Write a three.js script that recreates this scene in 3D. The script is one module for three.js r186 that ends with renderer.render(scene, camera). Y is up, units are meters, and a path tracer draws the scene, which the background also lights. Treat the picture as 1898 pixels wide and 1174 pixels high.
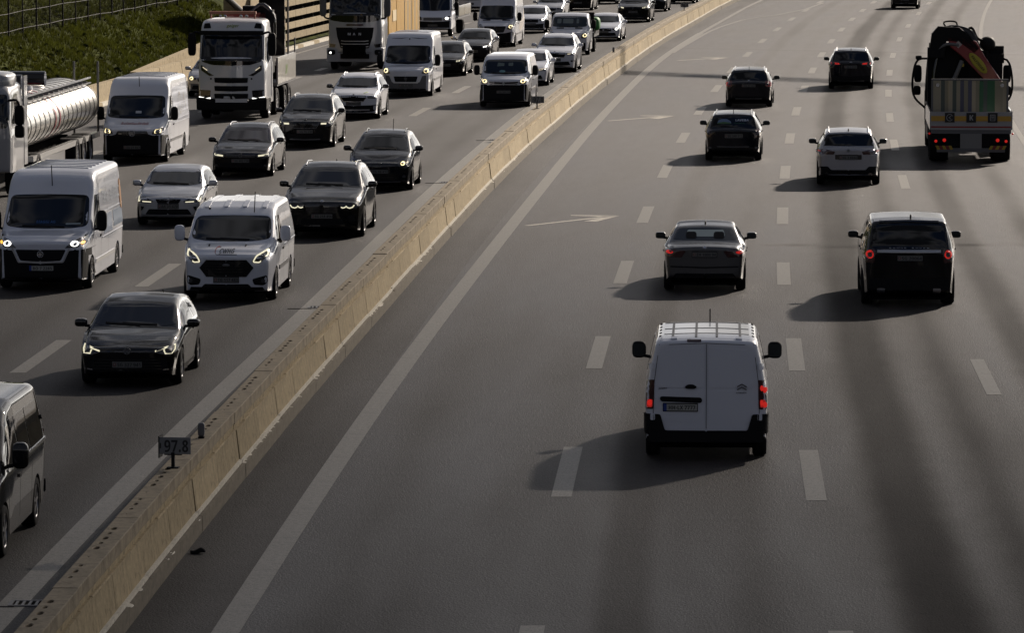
import * as THREE from 'three';
import { mergeGeometries, mergeVertices, toCreasedNormals } from 'three/addons/utils/BufferGeometryUtils.js';
import { ImprovedNoise } from 'three/addons/math/ImprovedNoise.js';

// ------------------------------------------------------------------ camera, sky, sun, exposure
const scene = new THREE.Scene();
const EYE = 9.2, PITCH = Math.atan(837 / 8824);
const camera = new THREE.PerspectiveCamera(2 * Math.atan(587 / 8824) * 180 / Math.PI, 1024 / 634, 1, 9000);
camera.position.set(0, EYE, 0);
camera.rotation.set(-PITCH, 0, 0);
scene.add(camera);

function mulberry(a) { return () => { a |= 0; a = a + 0x6D2B79F5 | 0; let t = Math.imul(a ^ a >>> 15, 1 | a); t = t + Math.imul(t ^ t >>> 7, 61 | t) ^ t; return ((t ^ t >>> 14) >>> 0) / 4294967296; }; }
const rnd = mulberry(97);
const perlin = new ImprovedNoise();
const fbm = (x, y, z, o = 5) => { let s = 0, a = .5; for (let i = 0; i < o; i++) { s += a * perlin.noise(x, y, z); x *= 2.03; y *= 2.03; z *= 2.03; a *= .5; } return s; };
const sstep = (a, b, x) => { const t = Math.min(1, Math.max(0, (x - a) / (b - a))); return t * t * (3 - 2 * t); };
const lerp = (a, b, t) => a + (b - a) * t;
const clamp = (x, a, b) => Math.min(b, Math.max(a, x));

const SUN = new THREE.Vector3(1.07, 1.0, -1.9).normalize();
{
  const W = 1024, Hh = 512, px = new Float32Array(W * Hh * 4);
  for (let j = 0; j < Hh; j++) for (let i = 0; i < W; i++) {
    const el = ((j + .5) / Hh - .5) * Math.PI, az = ((i + .5) / W - .5) * 2 * Math.PI;
    const x = Math.cos(el) * Math.cos(az), y = Math.sin(el), z = Math.cos(el) * Math.sin(az);
    const ca = x * SUN.x + y * SUN.y + z * SUN.z, ang = Math.acos(clamp(ca, -1, 1)) * 180 / Math.PI;
    const e = Math.max(0, y), hz = Math.exp(-e * 4.5);
    const glow = 2.4 * Math.exp(-ang / 12) + .5 * Math.exp(-ang / 34) * (.35 + .65 * hz);
    let c = [lerp(.028, .12, hz) + glow * .98, lerp(.06, .16, hz) + glow * .92, lerp(.15, .26, hz) + glow * .80];
    // clouds on a layer seen in perspective, broken cumulus
    const k = 1 / (e + .30), cx = x * k, cz = z * k;
    const wx = cx + .25 * fbm(cx * 2, cz * 2, 8, 3), wz = cz + .25 * fbm(cx * 2, cz * 2, 15, 3), d = fbm(wx * 5.2 + 5.3, wz * 5.2 + 1.7, .4, 6) + .3 * fbm(cx * 1.3 - 2.1, cz * 1.3 + 8.2, 3.3, 3);
    const cov = sstep(-.12, .08, d), thick = sstep(-.01, .22, d);
    const silver = .42 + 3.0 * Math.exp(-ang / 13) + .35 * Math.exp(-ang / 45);
    const lit = silver * (1 - .94 * thick) + .02;
    const cl = [lit * .97, lit * .96, lit * 1.0];
    const low = 6.2 * Math.exp(-e * 16) * (.04 + .96 * Math.exp(-ang / 38));
    for (let q = 0; q < 3; q++) c[q] = .39 * (lerp(c[q], cl[q] + .02, cov * .9) + low * [1, .94, .84][q]);
    const o = (j * W + i) * 4; px[o] = c[0]; px[o + 1] = c[1]; px[o + 2] = c[2]; px[o + 3] = 1;
  }
  const sky = new THREE.DataTexture(px, W, Hh, THREE.RGBAFormat, THREE.FloatType);
  sky.mapping = THREE.EquirectangularReflectionMapping; sky.magFilter = THREE.LinearFilter; sky.minFilter = THREE.LinearFilter; sky.wrapS = THREE.RepeatWrapping;
  sky.needsUpdate = true; scene.background = sky; scene.environment = sky;
}
const sun = new THREE.DirectionalLight(new THREE.Color().setRGB(1, .88, .755), 4.8);
sun.position.copy(SUN).multiplyScalar(300).add(new THREE.Vector3(0, 0, -180)); sun.target.position.set(0, 0, -180);
sun.castShadow = true; sun.shadow.radius = 3.4; sun.shadow.mapSize.set(4096, 4096);
Object.assign(sun.shadow.camera, { left: -170, right: 170, top: 170, bottom: -170, near: 1, far: 800 });
scene.add(sun, sun.target);

const renderer = new THREE.WebGLRenderer({ antialias: true });
renderer.setSize(1024, 634);
renderer.toneMapping = THREE.LinearToneMapping;
renderer.toneMappingExposure = 1.75;
renderer.shadowMap.enabled = true;

// ------------------------------------------------------------------ naming and small builders
const taken = new Map();
const numbered = n => { const k = taken.get(n) || 0; taken.set(n, k + 1); return k ? n + '_' + String(k).padStart(3, '0') : n; };
const tag = (o, label, category, group) => { o.userData.label = label; o.userData.category = category; if (group) o.userData.group = group; return o; };
const mesh = (name, geo, mat, parent) => { const m = new THREE.Mesh(geo, mat); m.name = parent === scene ? numbered(name) : name; m.castShadow = m.receiveShadow = true; parent.add(m); return m; };
const thing = (name, label, category, group) => { const g = new THREE.Group(); g.name = numbered(name); scene.add(g); return tag(g, label, category, group); };
const struct = (name, geo, mat) => { const m = mesh(name, geo, mat, scene); m.userData.kind = 'structure'; return m; };
const V3 = (x, y, z) => new THREE.Vector3(x, y, z);
const std = (r, g, b, rough = .6, metal = 0, extra = {}) => new THREE.MeshStandardMaterial({ color: new THREE.Color().setRGB(r, g, b), roughness: rough, metalness: metal, ...extra });
const phys = (r, g, b, rough, extra = {}) => new THREE.MeshPhysicalMaterial({ color: new THREE.Color().setRGB(r, g, b), roughness: rough, ...extra });
const box = (w, h, d, x = 0, y = 0, z = 0) => new THREE.BoxGeometry(w, h, d).translate(x, y, z);
const geo = (pos, idx, uv, col) => {
  const g = new THREE.BufferGeometry(); g.setAttribute('position', new THREE.Float32BufferAttribute(pos, 3));
  if (uv) g.setAttribute('uv', new THREE.Float32BufferAttribute(uv, 2));
  if (col) g.setAttribute('color', new THREE.Float32BufferAttribute(col, 3));
  g.setIndex(idx); g.computeVertexNormals(); return g;
};
const merge = list => mergeGeometries(list.map(g => { const q = g.index ? g.toNonIndexed() : g; for (const k of Object.keys(q.attributes)) if (k !== 'position' && k !== 'normal' && k !== 'uv') q.deleteAttribute(k); if (!q.attributes.uv) q.setAttribute('uv', new THREE.Float32BufferAttribute(new Float32Array(q.attributes.position.count * 2), 2)); return q; }));
function tex(n, fn, srgb = true, m = n) {            // fn(x, y) -> [r, g, b] 0..1 (linear) or a number
  const d = new Uint8Array(n * m * 4);
  const enc = v => Math.round(255 * clamp(srgb ? (v <= .0031308 ? 12.92 * v : 1.055 * Math.pow(v, 1 / 2.4) - .055) : v, 0, 1));
  for (let j = 0; j < m; j++) for (let i = 0; i < n; i++) { const c = fn(i / n, j / m), o = (j * n + i) * 4; for (let q = 0; q < 3; q++) d[o + q] = enc(c.length ? c[q] : c); d[o + 3] = 255; }
  const t = new THREE.DataTexture(d, n, m, THREE.RGBAFormat); t.colorSpace = srgb ? THREE.SRGBColorSpace : THREE.NoColorSpace;
  t.wrapS = t.wrapT = THREE.RepeatWrapping; t.magFilter = THREE.LinearFilter; t.minFilter = THREE.LinearMipmapLinearFilter; t.generateMipmaps = true; t.needsUpdate = true; return t;
}
// tiling value noise on a torus of n cells
function tiler(seed, n) {
  const r = mulberry(seed), v = Float32Array.from({ length: n * n }, () => r());
  return (x, y) => { x = ((x % 1) + 1) % 1 * n; y = ((y % 1) + 1) % 1 * n; const i = x | 0, j = y | 0, fx = x - i, fy = y - j, a = fx * fx * (3 - 2 * fx), b = fy * fy * (3 - 2 * fy), I = (i + 1) % n, J = (j + 1) % n; return lerp(lerp(v[j % n * n + i % n], v[j % n * n + I], a), lerp(v[J * n + i % n], v[J * n + I], a), b); };
}

// ------------------------------------------------------------------ the road: everything is placed by distance along it and by its offset from the second lane line
const ref = D => D < 330 ? 1.5113e-4 * D * D + .020287 * D - 1.40159 : 21.752 + .12003 * (D - 330);
const refSlope = D => D < 330 ? 3.0226e-4 * D + .020287 : .12003;
const at = (D, off, h = 0) => V3(ref(D) + off, h, -D);
const table = (t) => D => { if (D <= t[0][0]) return t[0][1]; for (let i = 1; i < t.length; i++) if (D <= t[i][0]) { const a = t[i - 1], b = t[i], k = (D - a[0]) / (b[0] - a[0]); return lerp(a[1], b[1], k); } return t[t.length - 1][1]; };
const smoothTable = t => { const f = table(t); return D => (f(D - 12) + f(D - 6) + 2 * f(D) + f(D + 6) + f(D + 12)) / 6; };

// a ribbon lying on the road between two offsets, uv in metres
function ribbon(D0, D1, offA, offB, y, { cols = 1, step = 3, color } = {}) {
  const fa = typeof offA === 'function' ? offA : () => offA, fb = typeof offB === 'function' ? offB : () => offB;
  const n = Math.max(1, Math.ceil((D1 - D0) / step)), pos = [], uv = [], idx = [], col = [];
  for (let i = 0; i <= n; i++) { const D = lerp(D0, D1, i / n); for (let j = 0; j <= cols; j++) { const o = lerp(fa(D), fb(D), j / cols), p = at(D, o, y); pos.push(p.x, p.y, p.z); uv.push(o, D); if (color) { const c = color(o, D); col.push(...(c.length ? c : [c, c, c])); } } }
  for (let i = 0; i < n; i++) for (let j = 0; j < cols; j++) { const a = i * (cols + 1) + j, b = a + cols + 1; idx.push(a, a + 1, b, a + 1, b + 1, b); }
  return geo(pos, idx, uv, color && col);
}
const nA = tiler(1, 256), nB = tiler(2, 64), nC = tiler(3, 512), nD = tiler(4, 16), nE = tiler(5, 128);
const grainTex = tex(1024, (x, y) => { const g = nC(x, y), s = nC(x + .37, y + .11); let v = .66 + .62 * (g - .5) + .40 * (nA(x, y) - .5) + .22 * (nE(x, y) - .5) + .18 * (nD(x, y) - .5); if (s > .965) v += 2.6 * (s - .965) / .035; if (s < .06) v -= .3; return [v * 1.01, v, v * .99]; });
grainTex.repeat.set(1 / 5, 1 / 5); grainTex.anisotropy = 16;
const grainBump = tex(1024, (x, y) => .5 + .36 * (nC(x, y) - .5) + .5 * (nA(x, y) - .5), false); grainBump.repeat.set(1 / 5, 1 / 5);
const spread = (fn, o0, o1, gain) => { const n = 768, d = new Uint8Array(n * n * 4); for (let j = 0; j < n; j++) for (let i = 0; i < n; i++) d.fill(clamp(fn(lerp(o0, o1, (i + .5) / n), lerp(24, 520, (j + .5) / n)) * gain, 0, 255), (j * n + i) * 4, (j * n + i) * 4 + 4); const t = new THREE.DataTexture(d, n, n, THREE.RGBAFormat); t.magFilter = t.minFilter = THREE.LinearFilter; t.repeat.set(1 / (o1 - o0), 1 / 496); t.offset.set(-o0 / (o1 - o0), -24 / 496); t.needsUpdate = true; return t; };
const asphaltOf = (fn, o0, o1) => { const m = asphalt.clone(); m.specularIntensity = 1; m.specularIntensityMap = spread(fn, o0, o1, 170); m.roughness = 1; m.roughnessMap = spread((o, D) => .60 + .62 * clamp(1 - fn(o, D), -.1, .6), o0, o1, 255); return m; };
const asphalt = new THREE.MeshPhysicalMaterial({ map: grainTex, vertexColors: true, bumpMap: grainBump, bumpScale: .011, roughness: .62, specularIntensity: .7 });

const gauss = (x, s) => Math.exp(-x * x / (2 * s * s));
const band = (x, a, b, s) => sstep(a - s, a + s, x) * (1 - sstep(b - s, b + s, x));
function tracksShadowR(o, D) {                             // how far tyres have darkened and dulled the right carriageway, a shadow line painted in too (1 = not at all)
  const wob = .10 * fbm(D / 9, o * .3, 2, 3), x = o + wob + .10 * fbm(D * .9, o * 2, 9, 3); let v = 1;
  v *= (1 - .45 * band(x, 4.5, 5.5, .28)) * (1 - .32 * band(x, 6.1, 6.65, .3)) * (1 - .40 * band(x, 7.7, 8.5, .28)) * (1 - .33 * band(x, 9.5, 10.15, .3));
  v *= (1 - .24 * band(o + wob, .75, 1.4, .2)) * (1 - .10 * band(o + wob, 2.5, 3.0, .3)) * (1 - .08 * band(o, -2.9, -2.3, .35)) * (1 - .10 * band(o + wob, 4.0, 7.2, .5));
  if (o < -3.7) v *= .80 - .12 * sstep(-4.1, -4.7, o);
  v *= 1 - .45 * gauss(D - 115.3 - .35 * Math.sin(o * .8) - .12 * Math.sin(o * 2.3), .18) * sstep(2.9, 3.3, o);
  v *= (1 - .12 * band(D + .5 * o, 238, 239.2, .5)) * (1 + .35 * fbm(o * .5, D / 16, 0, 4));  // faint slanting shadow line across the lanes, painted into the tone
  return clamp(v, .25, 1.2);
}
function wearShadowR(o, D) {                               // linear base colour of the right carriageway
  let v = (.031 + .003 * fbm(o * 4, D / 3, 6, 3)) * tracksShadowR(o, D); if (o > 11.5) v *= 1.25;
  return [v * 1.12, v * .96, v * .97];
}
function tracksShadeL(o, D) {
  const wob = .12 * fbm(D / 10, o * .3, 4, 3); let v = 1; for (const c of [-8.2, -12.3, -16.4]) v *= 1 - .26 * gauss(o + wob - c + .8, .34) - .26 * gauss(o + wob - c - .8, .34) - .12 * gauss(o - c, .3);
  if (o > -6.2) v *= .82; return clamp(.88 * v * (1 + .3 * fbm(o * .5, D / 14, 11, 4)), .3, 1.1);  // strip beside the wall darkened: the wall shadow painted into the asphalt tone
}
function wearShadeL(o, D) { const v = (.026 + .003 * fbm(o * 4, D / 3, 5, 3)) * tracksShadeL(o, D); return [v * 1.10, v * .96, v * .98]; }
struct('ground', new THREE.CircleGeometry(4000, 64).rotateX(-Math.PI / 2).translate(0, -.06, -200), std(.06, .068, .03, .95));
struct('road', ribbon(24, 520, -4.9, 16.5, 0, { cols: 200, step: 1.2, color: wearShadowR }), asphaltOf(tracksShadowR, -4.9, 16.5)).name = 'road_outbound';
struct('road', ribbon(24, 520, -23.6, -4.9, 0, { cols: 120, step: 1.5, color: wearShadeL }), asphaltOf(tracksShadeL, -23.6, -4.9)).name = 'road_inbound';

// painted markings
const markTex = tex(512, (x, y) => { const w = .62 * nA(x, y) + .38 * nC(x, y), e = nE(x, y) * .5 + nB(x, y) * .5; const v = .88 - (w > .60 ? (w - .60) * 3.2 : 0) - .38 * (e - .4) - (nC(x + .5, y) > .93 ? .35 : 0); return [v * 1.03, v, v * .95]; });
markTex.repeat.set(1 / 3, 1 / 3);
const paint = new THREE.MeshPhysicalMaterial({ specularIntensity: .6, map: markTex, color: new THREE.Color().setRGB(.21, .20, .18), roughness: .5 });
const paintFresh = new THREE.MeshPhysicalMaterial({ specularIntensity: .6, map: markTex, color: new THREE.Color().setRGB(.52, .49, .43), roughness: .5 });
const solidR = smoothTable([[40, -3.74], [58, -3.68], [75, -3.59], [87, -3.52], [102, -3.4], [120, -3.31], [140, -3.29], [163, -3.4], [190, -3.56], [215, -3.81], [235, -3.93], [263, -3.92], [287, -3.98], [312, -4.2], [340, -4.3]]);
const solidL = smoothTable([[40, -6.6], [59, -6.55], [77, -6.5], [86, -6.38], [100, -6.25], [116, -6.28], [135, -6.34], [152, -6.38], [172, -6.51], [200, -6.6], [340, -6.7]]);
struct('edge_line', ribbon(40, 262, d => solidR(d) - .17, d => solidR(d) + .17, .004), paint);
struct('edge_line', ribbon(262, 380, d => solidR(d) - .12, d => solidR(d) + .12, .004), paint);
struct('edge_line', ribbon(40, 380, d => solidL(d) - .18, d => solidL(d) + .18, .004), paint);
struct('edge_line', ribbon(40, 400, 11.35, 11.55, .004), paint);
struct('edge_line', ribbon(40, 400, -22.2, -22.0, .004), paint);
const taper = table([[236, -3.75], [263, -3.6], [272, -3.4], [284.5, -2.85], [294, -1.28], [306, -.1], [320, .3]]);
struct('taper_line', ribbon(234, 320, d => taper(d) - .10, d => taper(d) + .10, .008, { step: 2 }), paint);
const dashCentre = { a: table([[50, -.03], [330, 0]]) };
const dashGeo = (D, o, w = .15) => ribbon(D - 3, D + 3, o - w, o + w, .004, { step: 2 });
for (let D = 54.2; D < 345; D += 17.83) {
  struct('lane_dash', dashGeo(D, 0), paint);
  struct('lane_dash', dashGeo(D - .4, D < 95 ? 3.72 : 3.62), paint);
}
for (const D of [85.5, 138.6, 157, 174.2, 192.8, 211.9, 231.2, 252.7, 274, 297, 319.1]) struct('lane_dash', dashGeo(D, 7.1 + .25 * sstep(80, 60, D) + .3 * sstep(230, 320, D), .13), paint);
for (let D = 71.3; D < 345; D += 17.8) { struct('lane_dash', dashGeo(D, -10.45), paint); struct('lane_dash', dashGeo(D, -14.35), paint); }
for (let D = 71.3; D < 345; D += 9) struct('lane_dash', ribbon(D - 1.5, D + 1.5, -18.75, -18.45, .004), paint);
function arrow(D, o) {                               // lane-ends arrow pointing to the right-hand lane: a slim shaft and two barbs
  const g = merge([[[-2.33, -3.45], [-2.2, -3.55], [-.35, -.62], [-.52, -.5]], [[0, 0], [-1.3, .2], [-1.28, .0], [-.55, -.32]], [[0, 0], [-.36, -.55], [-.86, -1.95], [-.52, -2.1]]].map(P => new THREE.ShapeGeometry(new THREE.Shape(P.map(p => new THREE.Vector2(p[0], p[1])))))), a = g.attributes.position, n = g.attributes.normal;
  for (let i = 0; i < a.count; i++) { const p = at(D + a.getY(i), o + a.getX(i), .004); g.attributes.uv.setXY(i, a.getX(i), a.getY(i)); a.setXYZ(i, p.x, p.y, p.z); n.setXYZ(i, 0, 1, 0); }
  struct('merge_arrow', g, paintFresh);
}
arrow(125.1, -.67); arrow(175.3, -.8); arrow(228.6, -.75);

// ------------------------------------------------------------------ translucent puffs added before the sun, out of view, to dim the nearer road
{
  const t = thing('added_shade_cloud', 'thin ragged translucent puffs added out of view to shade the near road', 'added_shade_cloud'), r = mulberry(12), veil = new THREE.MeshStandardMaterial({ color: 0xffffff, roughness: 1, transparent: true, opacity: .095, depthWrite: false });
  const puff = [0, 1, 2].map(k => { const g = new THREE.IcosahedronGeometry(1, 5), p = g.attributes.position; for (let i = 0; i < p.count; i++) { const x = p.getX(i), y = p.getY(i), z = p.getZ(i), f = 1 + .35 * fbm(x * 1.4 + k * 7, y * 1.4, z * 1.4, 4); p.setXYZ(i, x * f, y * f, z * f); } g.computeVertexNormals(); return g; });
  const alt = 420, up = SUN.clone().multiplyScalar(alt / SUN.y);
  for (let i = 0; i < 50; i++) {
    const D = 118 - 150 * Math.sqrt(r()) + 18 * (r() - .5), X = -20 + 116 * (r() - .5), s = 34 + 26 * r(), m = mesh('added_shade_puff', puff[i % 3], veil, t);
    m.position.set(X, 0, -(D - s * .62)).add(up); m.position.y += 30 * (r() - .5); m.scale.set(s, s * .34, s); m.rotation.y = r() * 6.28;
  }
}

// ------------------------------------------------------------------ vehicle bodies: a lofted shell, and panels cut to an outline and laid onto it
function curve(pts, blur = .05) {                   // polyline through [position, value] with its corners rounded off
  const f = table(pts), g = s => f(s);
  return s => { let v = 0, n = 0; for (let k = -4; k <= 4; k++) { const w = 5 - Math.abs(k); v += w * g(s + k * blur / 4); n += w; } return v / n; };
}
function shell(S) {
  const { L, W } = S, hw = W / 2, top = curve(S.prof, S.blur ?? .05), belt = curve(S.belt, .08), bot = curve(S.bot, .05), plan = curve(S.plan, .12);
  const roofY = S.H, nR = S.noseR ?? .12, tR = S.tailR ?? .1, crown = S.crown ?? .035, aR = S.archR ?? .38, pos = [], idx = [];
  const nTop = 7, nArc = 5, nGreen = 5, nSide = 8;
  const section = zf => {
    const yt = top(zf), bl = belt(zf), yb = bot(zf), w = hw * plan(zf), yB = Math.min(bl, yt - .03), k = clamp((yt - bl) / (roofY - bl), 0, 1), wt = lerp(w - (S.hoodIn ?? .03), w * S.roofW, k);
    let yl = yb; for (const wz of S.wheels) { const d = Math.abs(zf - wz); if (d < aR) yl = Math.max(yl, S.wr + Math.sqrt(aR * aR - d * d) * .98 - .005); }
    yl = Math.min(yl, yB - .12);
    const rc = lerp(S.hoodR ?? .1, S.roofR ?? .13, k), ry = Math.min(rc * .8, (yt - yB) * .8), p = [];
    for (let i = 0; i < nTop; i++) { const x = (wt - rc) * i / (nTop - 1); p.push([x, yt - crown * (x / wt) ** 2]); }
    const yc = p[nTop - 1][1];
    for (let i = 1; i <= nArc; i++) { const a = i / nArc * Math.PI / 2; p.push([wt - rc + rc * Math.sin(a), yc - ry * (1 - Math.cos(a))]); }
    const y0 = yc - ry, x1 = w - .012;
    for (let i = 1; i <= nGreen; i++) { const t = i / nGreen; p.push([lerp(wt, x1, t) + (S.bulge ?? .018) * Math.sin(Math.PI * t) * k, lerp(y0, yB, t)]); }
    const ys = yB - .035; p.push([w, ys]);
    for (let i = 1; i <= nSide; i++) { const t = i / nSide, y = lerp(ys, yl, t), u = clamp((y - .2) / Math.max(.2, ys - .2), 0, 1); p.push([w - (S.tuck ?? .05) * (1 - u) ** 2 + (S.waist ?? -.012) * Math.sin(Math.PI * u), y]); }
    const xi = w - (S.well ?? .3); p.push([xi, yl - .002], [xi, yb - .004], [xi * .5, yb], [0, yb]);
    return p;
  };
  const rings = [], add = (p, zf, sx, sy, yc) => rings.push(p.map(([x, y]) => [x * sx, yc + (y - yc) * sy, zf]));
  const caps = 5, zs = [], step = S.step ?? .055, n = Math.ceil((L - nR - tR) / step);
  const inset = (p, r) => { const yt = p[0][1], yb = p[p.length - 1][1]; return [1 - r / hw, 1 - r / ((yt - yb) / 2), (yt + yb) / 2]; };
  const F = section(nR), B = section(L - tR);
  for (let k = 0; k < caps; k++) { const a = k / caps * Math.PI / 2; add(F, nR * (1 - Math.cos(a)), ...inset(F, nR * .75 * (1 - Math.sin(a)))); }
  for (let i = 0; i <= n; i++) add(section(lerp(nR, L - tR, i / n)), lerp(nR, L - tR, i / n), 1, 1, 0);
  for (let k = 1; k <= caps; k++) { const a = k / caps * Math.PI / 2; add(B, L - tR + tR * Math.sin(a), ...inset(B, tR * .75 * (1 - Math.cos(a)))); }
  const m = F.length, ringN = 2 * m - 2;
  const nb = S.noseBow ?? .12, tb = S.tailBow ?? .06, reach = S.bowReach ?? .9, fr = S.frontLean ?? 0, rl = S.rearLean ?? 0;
  const put = (x, y, zf) => {
    const q = (x / hw) ** 2, a = sstep(reach, 0, zf), b = sstep(L - .5, L, zf);
    let z = L / 2 - (zf + nb * q * a - tb * q * b);
    if (S.lower) z += S.lower(y, a, b);
    pos.push(x, y, z); return pos.length / 3 - 1;
  };
  const id = rings.map(r => { const o = r.map(p => put(p[0], p[1], p[2])); const q = []; for (let j = m - 2; j > 0; j--) q.push(put(-r[j][0], r[j][1], r[j][2])); return [...o, ...q]; });
  for (let i = 0; i + 1 < id.length; i++) for (let j = 0; j < ringN; j++) { const a = id[i][j], b = id[i][(j + 1) % ringN], c = id[i + 1][j], d = id[i + 1][(j + 1) % ringN]; idx.push(a, b, c, b, d, c); }
  const cap = (r, row, flip) => {
    const K = 6, cols = [];
    for (let j = 0; j < m; j++) { const o = []; for (let t = -K; t <= K; t++) { if (t === K || t === -K) o.push(j === 0 || j === m - 1 ? row[j] : t === K ? row[j] : row[ringN - j]); else o.push(put(r[j][0] * t / K, r[j][1], r[j][2])); } cols.push(o); }
    for (let j = 0; j + 1 < m; j++) for (let t = 0; t < 2 * K; t++) { const a = cols[j][t], b = cols[j][t + 1], c = cols[j + 1][t], d = cols[j + 1][t + 1]; flip ? idx.push(a, b, c, b, d, c) : idx.push(a, c, b, b, c, d); }
  };
  cap(rings[0], id[0], false); cap(rings[rings.length - 1], id[id.length - 1], true);
  const g = new THREE.BufferGeometry(); g.setAttribute('position', new THREE.Float32BufferAttribute(pos, 3)); g.setIndex(idx);
  const w = mergeVertices(g, 1e-4); const out = toCreasedNormals(w, .9);
  out.setAttribute('uv', new THREE.Float32BufferAttribute(new Float32Array(out.attributes.position.count * 2), 2));
  return out;
}
// looks a shell up along one axis: the outermost point and normal at (u, v)
const AX = { front: [0, 1, 2, 1], rear: [0, 1, 2, -1], left: [2, 1, 0, 1], right: [2, 1, 0, -1], top: [0, 2, 1, 1] };
class Projector {
  constructor(g) { this.g = g; this.p = g.attributes.position.array; this.n = g.attributes.normal.array; this.bins = {}; }
  grid(dir) {
    if (this.bins[dir]) return this.bins[dir];
    const [U, V] = AX[dir], p = this.p, cell = .06, map = new Map(), T = p.length / 9;
    for (let t = 0; t < T; t++) {
      let u0 = 1e9, u1 = -1e9, v0 = 1e9, v1 = -1e9;
      for (let k = 0; k < 3; k++) { const u = p[t * 9 + k * 3 + U], v = p[t * 9 + k * 3 + V]; u0 = Math.min(u0, u); u1 = Math.max(u1, u); v0 = Math.min(v0, v); v1 = Math.max(v1, v); }
      for (let i = Math.floor(u0 / cell); i <= Math.floor(u1 / cell); i++) for (let j = Math.floor(v0 / cell); j <= Math.floor(v1 / cell); j++) { const k = i * 4096 + j; let l = map.get(k); if (!l) map.set(k, l = []); l.push(t); }
    }
    return this.bins[dir] = { map, cell };
  }
  hit(dir, u, v) {
    const { map, cell } = this.grid(dir), [U, V, A, s] = AX[dir], l = map.get(Math.floor(u / cell) * 4096 + Math.floor(v / cell)); if (!l) return null;
    const p = this.p, n = this.n; let best = -1e9, out = null;
    for (const t of l) {
      const o = t * 9, ax = p[o + U], ay = p[o + V], bx = p[o + 3 + U] - ax, by = p[o + 3 + V] - ay, cx = p[o + 6 + U] - ax, cy = p[o + 6 + V] - ay, d = bx * cy - by * cx; if (Math.abs(d) < 1e-12) continue;
      const qx = u - ax, qy = v - ay, b = (qx * cy - qy * cx) / d, c = (bx * qy - by * qx) / d, a = 1 - b - c; if (a < -1e-4 || b < -1e-4 || c < -1e-4) continue;
      const w = s * (a * p[o + A] + b * p[o + 3 + A] + c * p[o + 6 + A]);
      if (w > best) { best = w; out = [w * s, 0, 0, 0]; for (let k = 0; k < 3; k++) out[1 + k] = a * n[o + k] + b * n[o + 3 + k] + c * n[o + 6 + k]; }
    }
    return out;
  }
}
function clipTo(poly, axis, lim, sign) {
  const out = []; for (let i = 0; i < poly.length; i++) { const a = poly[i], b = poly[(i + 1) % poly.length], da = sign * (a[axis] - lim), db = sign * (b[axis] - lim); if (da >= 0) out.push(a); if ((da > 0 && db < 0) || (da < 0 && db > 0)) { const t = da / (da - db); out.push([a[0] + (b[0] - a[0]) * t, a[1] + (b[1] - a[1]) * t]); } } return out;
}
function rp(pts, r = .04, n = 4) {                   // outline with rounded corners
  const out = [], N = pts.length;
  for (let i = 0; i < N; i++) {
    const p = pts[i], a = pts[(i + N - 1) % N], b = pts[(i + 1) % N], rr = p[2] ?? r, da = Math.hypot(a[0] - p[0], a[1] - p[1]), db = Math.hypot(b[0] - p[0], b[1] - p[1]), ka = Math.min(.49, rr / da), kb = Math.min(.49, rr / db);
    if (rr < 1e-4) { out.push([p[0], p[1]]); continue; }
    const A = [lerp(p[0], a[0], ka), lerp(p[1], a[1], ka)], B = [lerp(p[0], b[0], kb), lerp(p[1], b[1], kb)];
    for (let k = 0; k <= n; k++) { const t = k / n; out.push([(1 - t) ** 2 * A[0] + 2 * t * (1 - t) * p[0] + t * t * B[0], (1 - t) ** 2 * A[1] + 2 * t * (1 - t) * p[1] + t * t * B[1]]); }
  }
  return out;
}
const rect = (x0, y0, x1, y1, r = .02) => rp([[x0, y0], [x1, y0], [x1, y1], [x0, y1]], r);
const mirrorPts = p => p.map(q => [-q[0], ...q.slice(1)]).reverse();
const sym = half => [...half, ...half.slice().reverse().map(q => [-q[0], ...q.slice(1)])];   // a half outline (x >= 0, top to bottom) made whole
const oval = (x, y, a, b, n = 20) => Array.from({ length: n }, (_, i) => [x + a * Math.cos(i / n * 2 * Math.PI), y + b * Math.sin(i / n * 2 * Math.PI)]);
function stroke(path, w, closed = false) {           // a band of width w along a path
  const N = path.length, l = [], r = [];
  for (let i = 0; i < N; i++) { const a = path[closed ? (i + N - 1) % N : Math.max(0, i - 1)], b = path[closed ? (i + 1) % N : Math.min(N - 1, i + 1)], d = Math.hypot(b[0] - a[0], b[1] - a[1]) || 1, nx = -(b[1] - a[1]) / d * w / 2, ny = (b[0] - a[0]) / d * w / 2; l.push([path[i][0] + nx, path[i][1] + ny]); r.push([path[i][0] - nx, path[i][1] - ny]); }
  if (closed) return [...l, l[0], r[0], ...r.slice(1).reverse(), r[0]];
  return [...l, ...r.reverse()];
}
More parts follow.
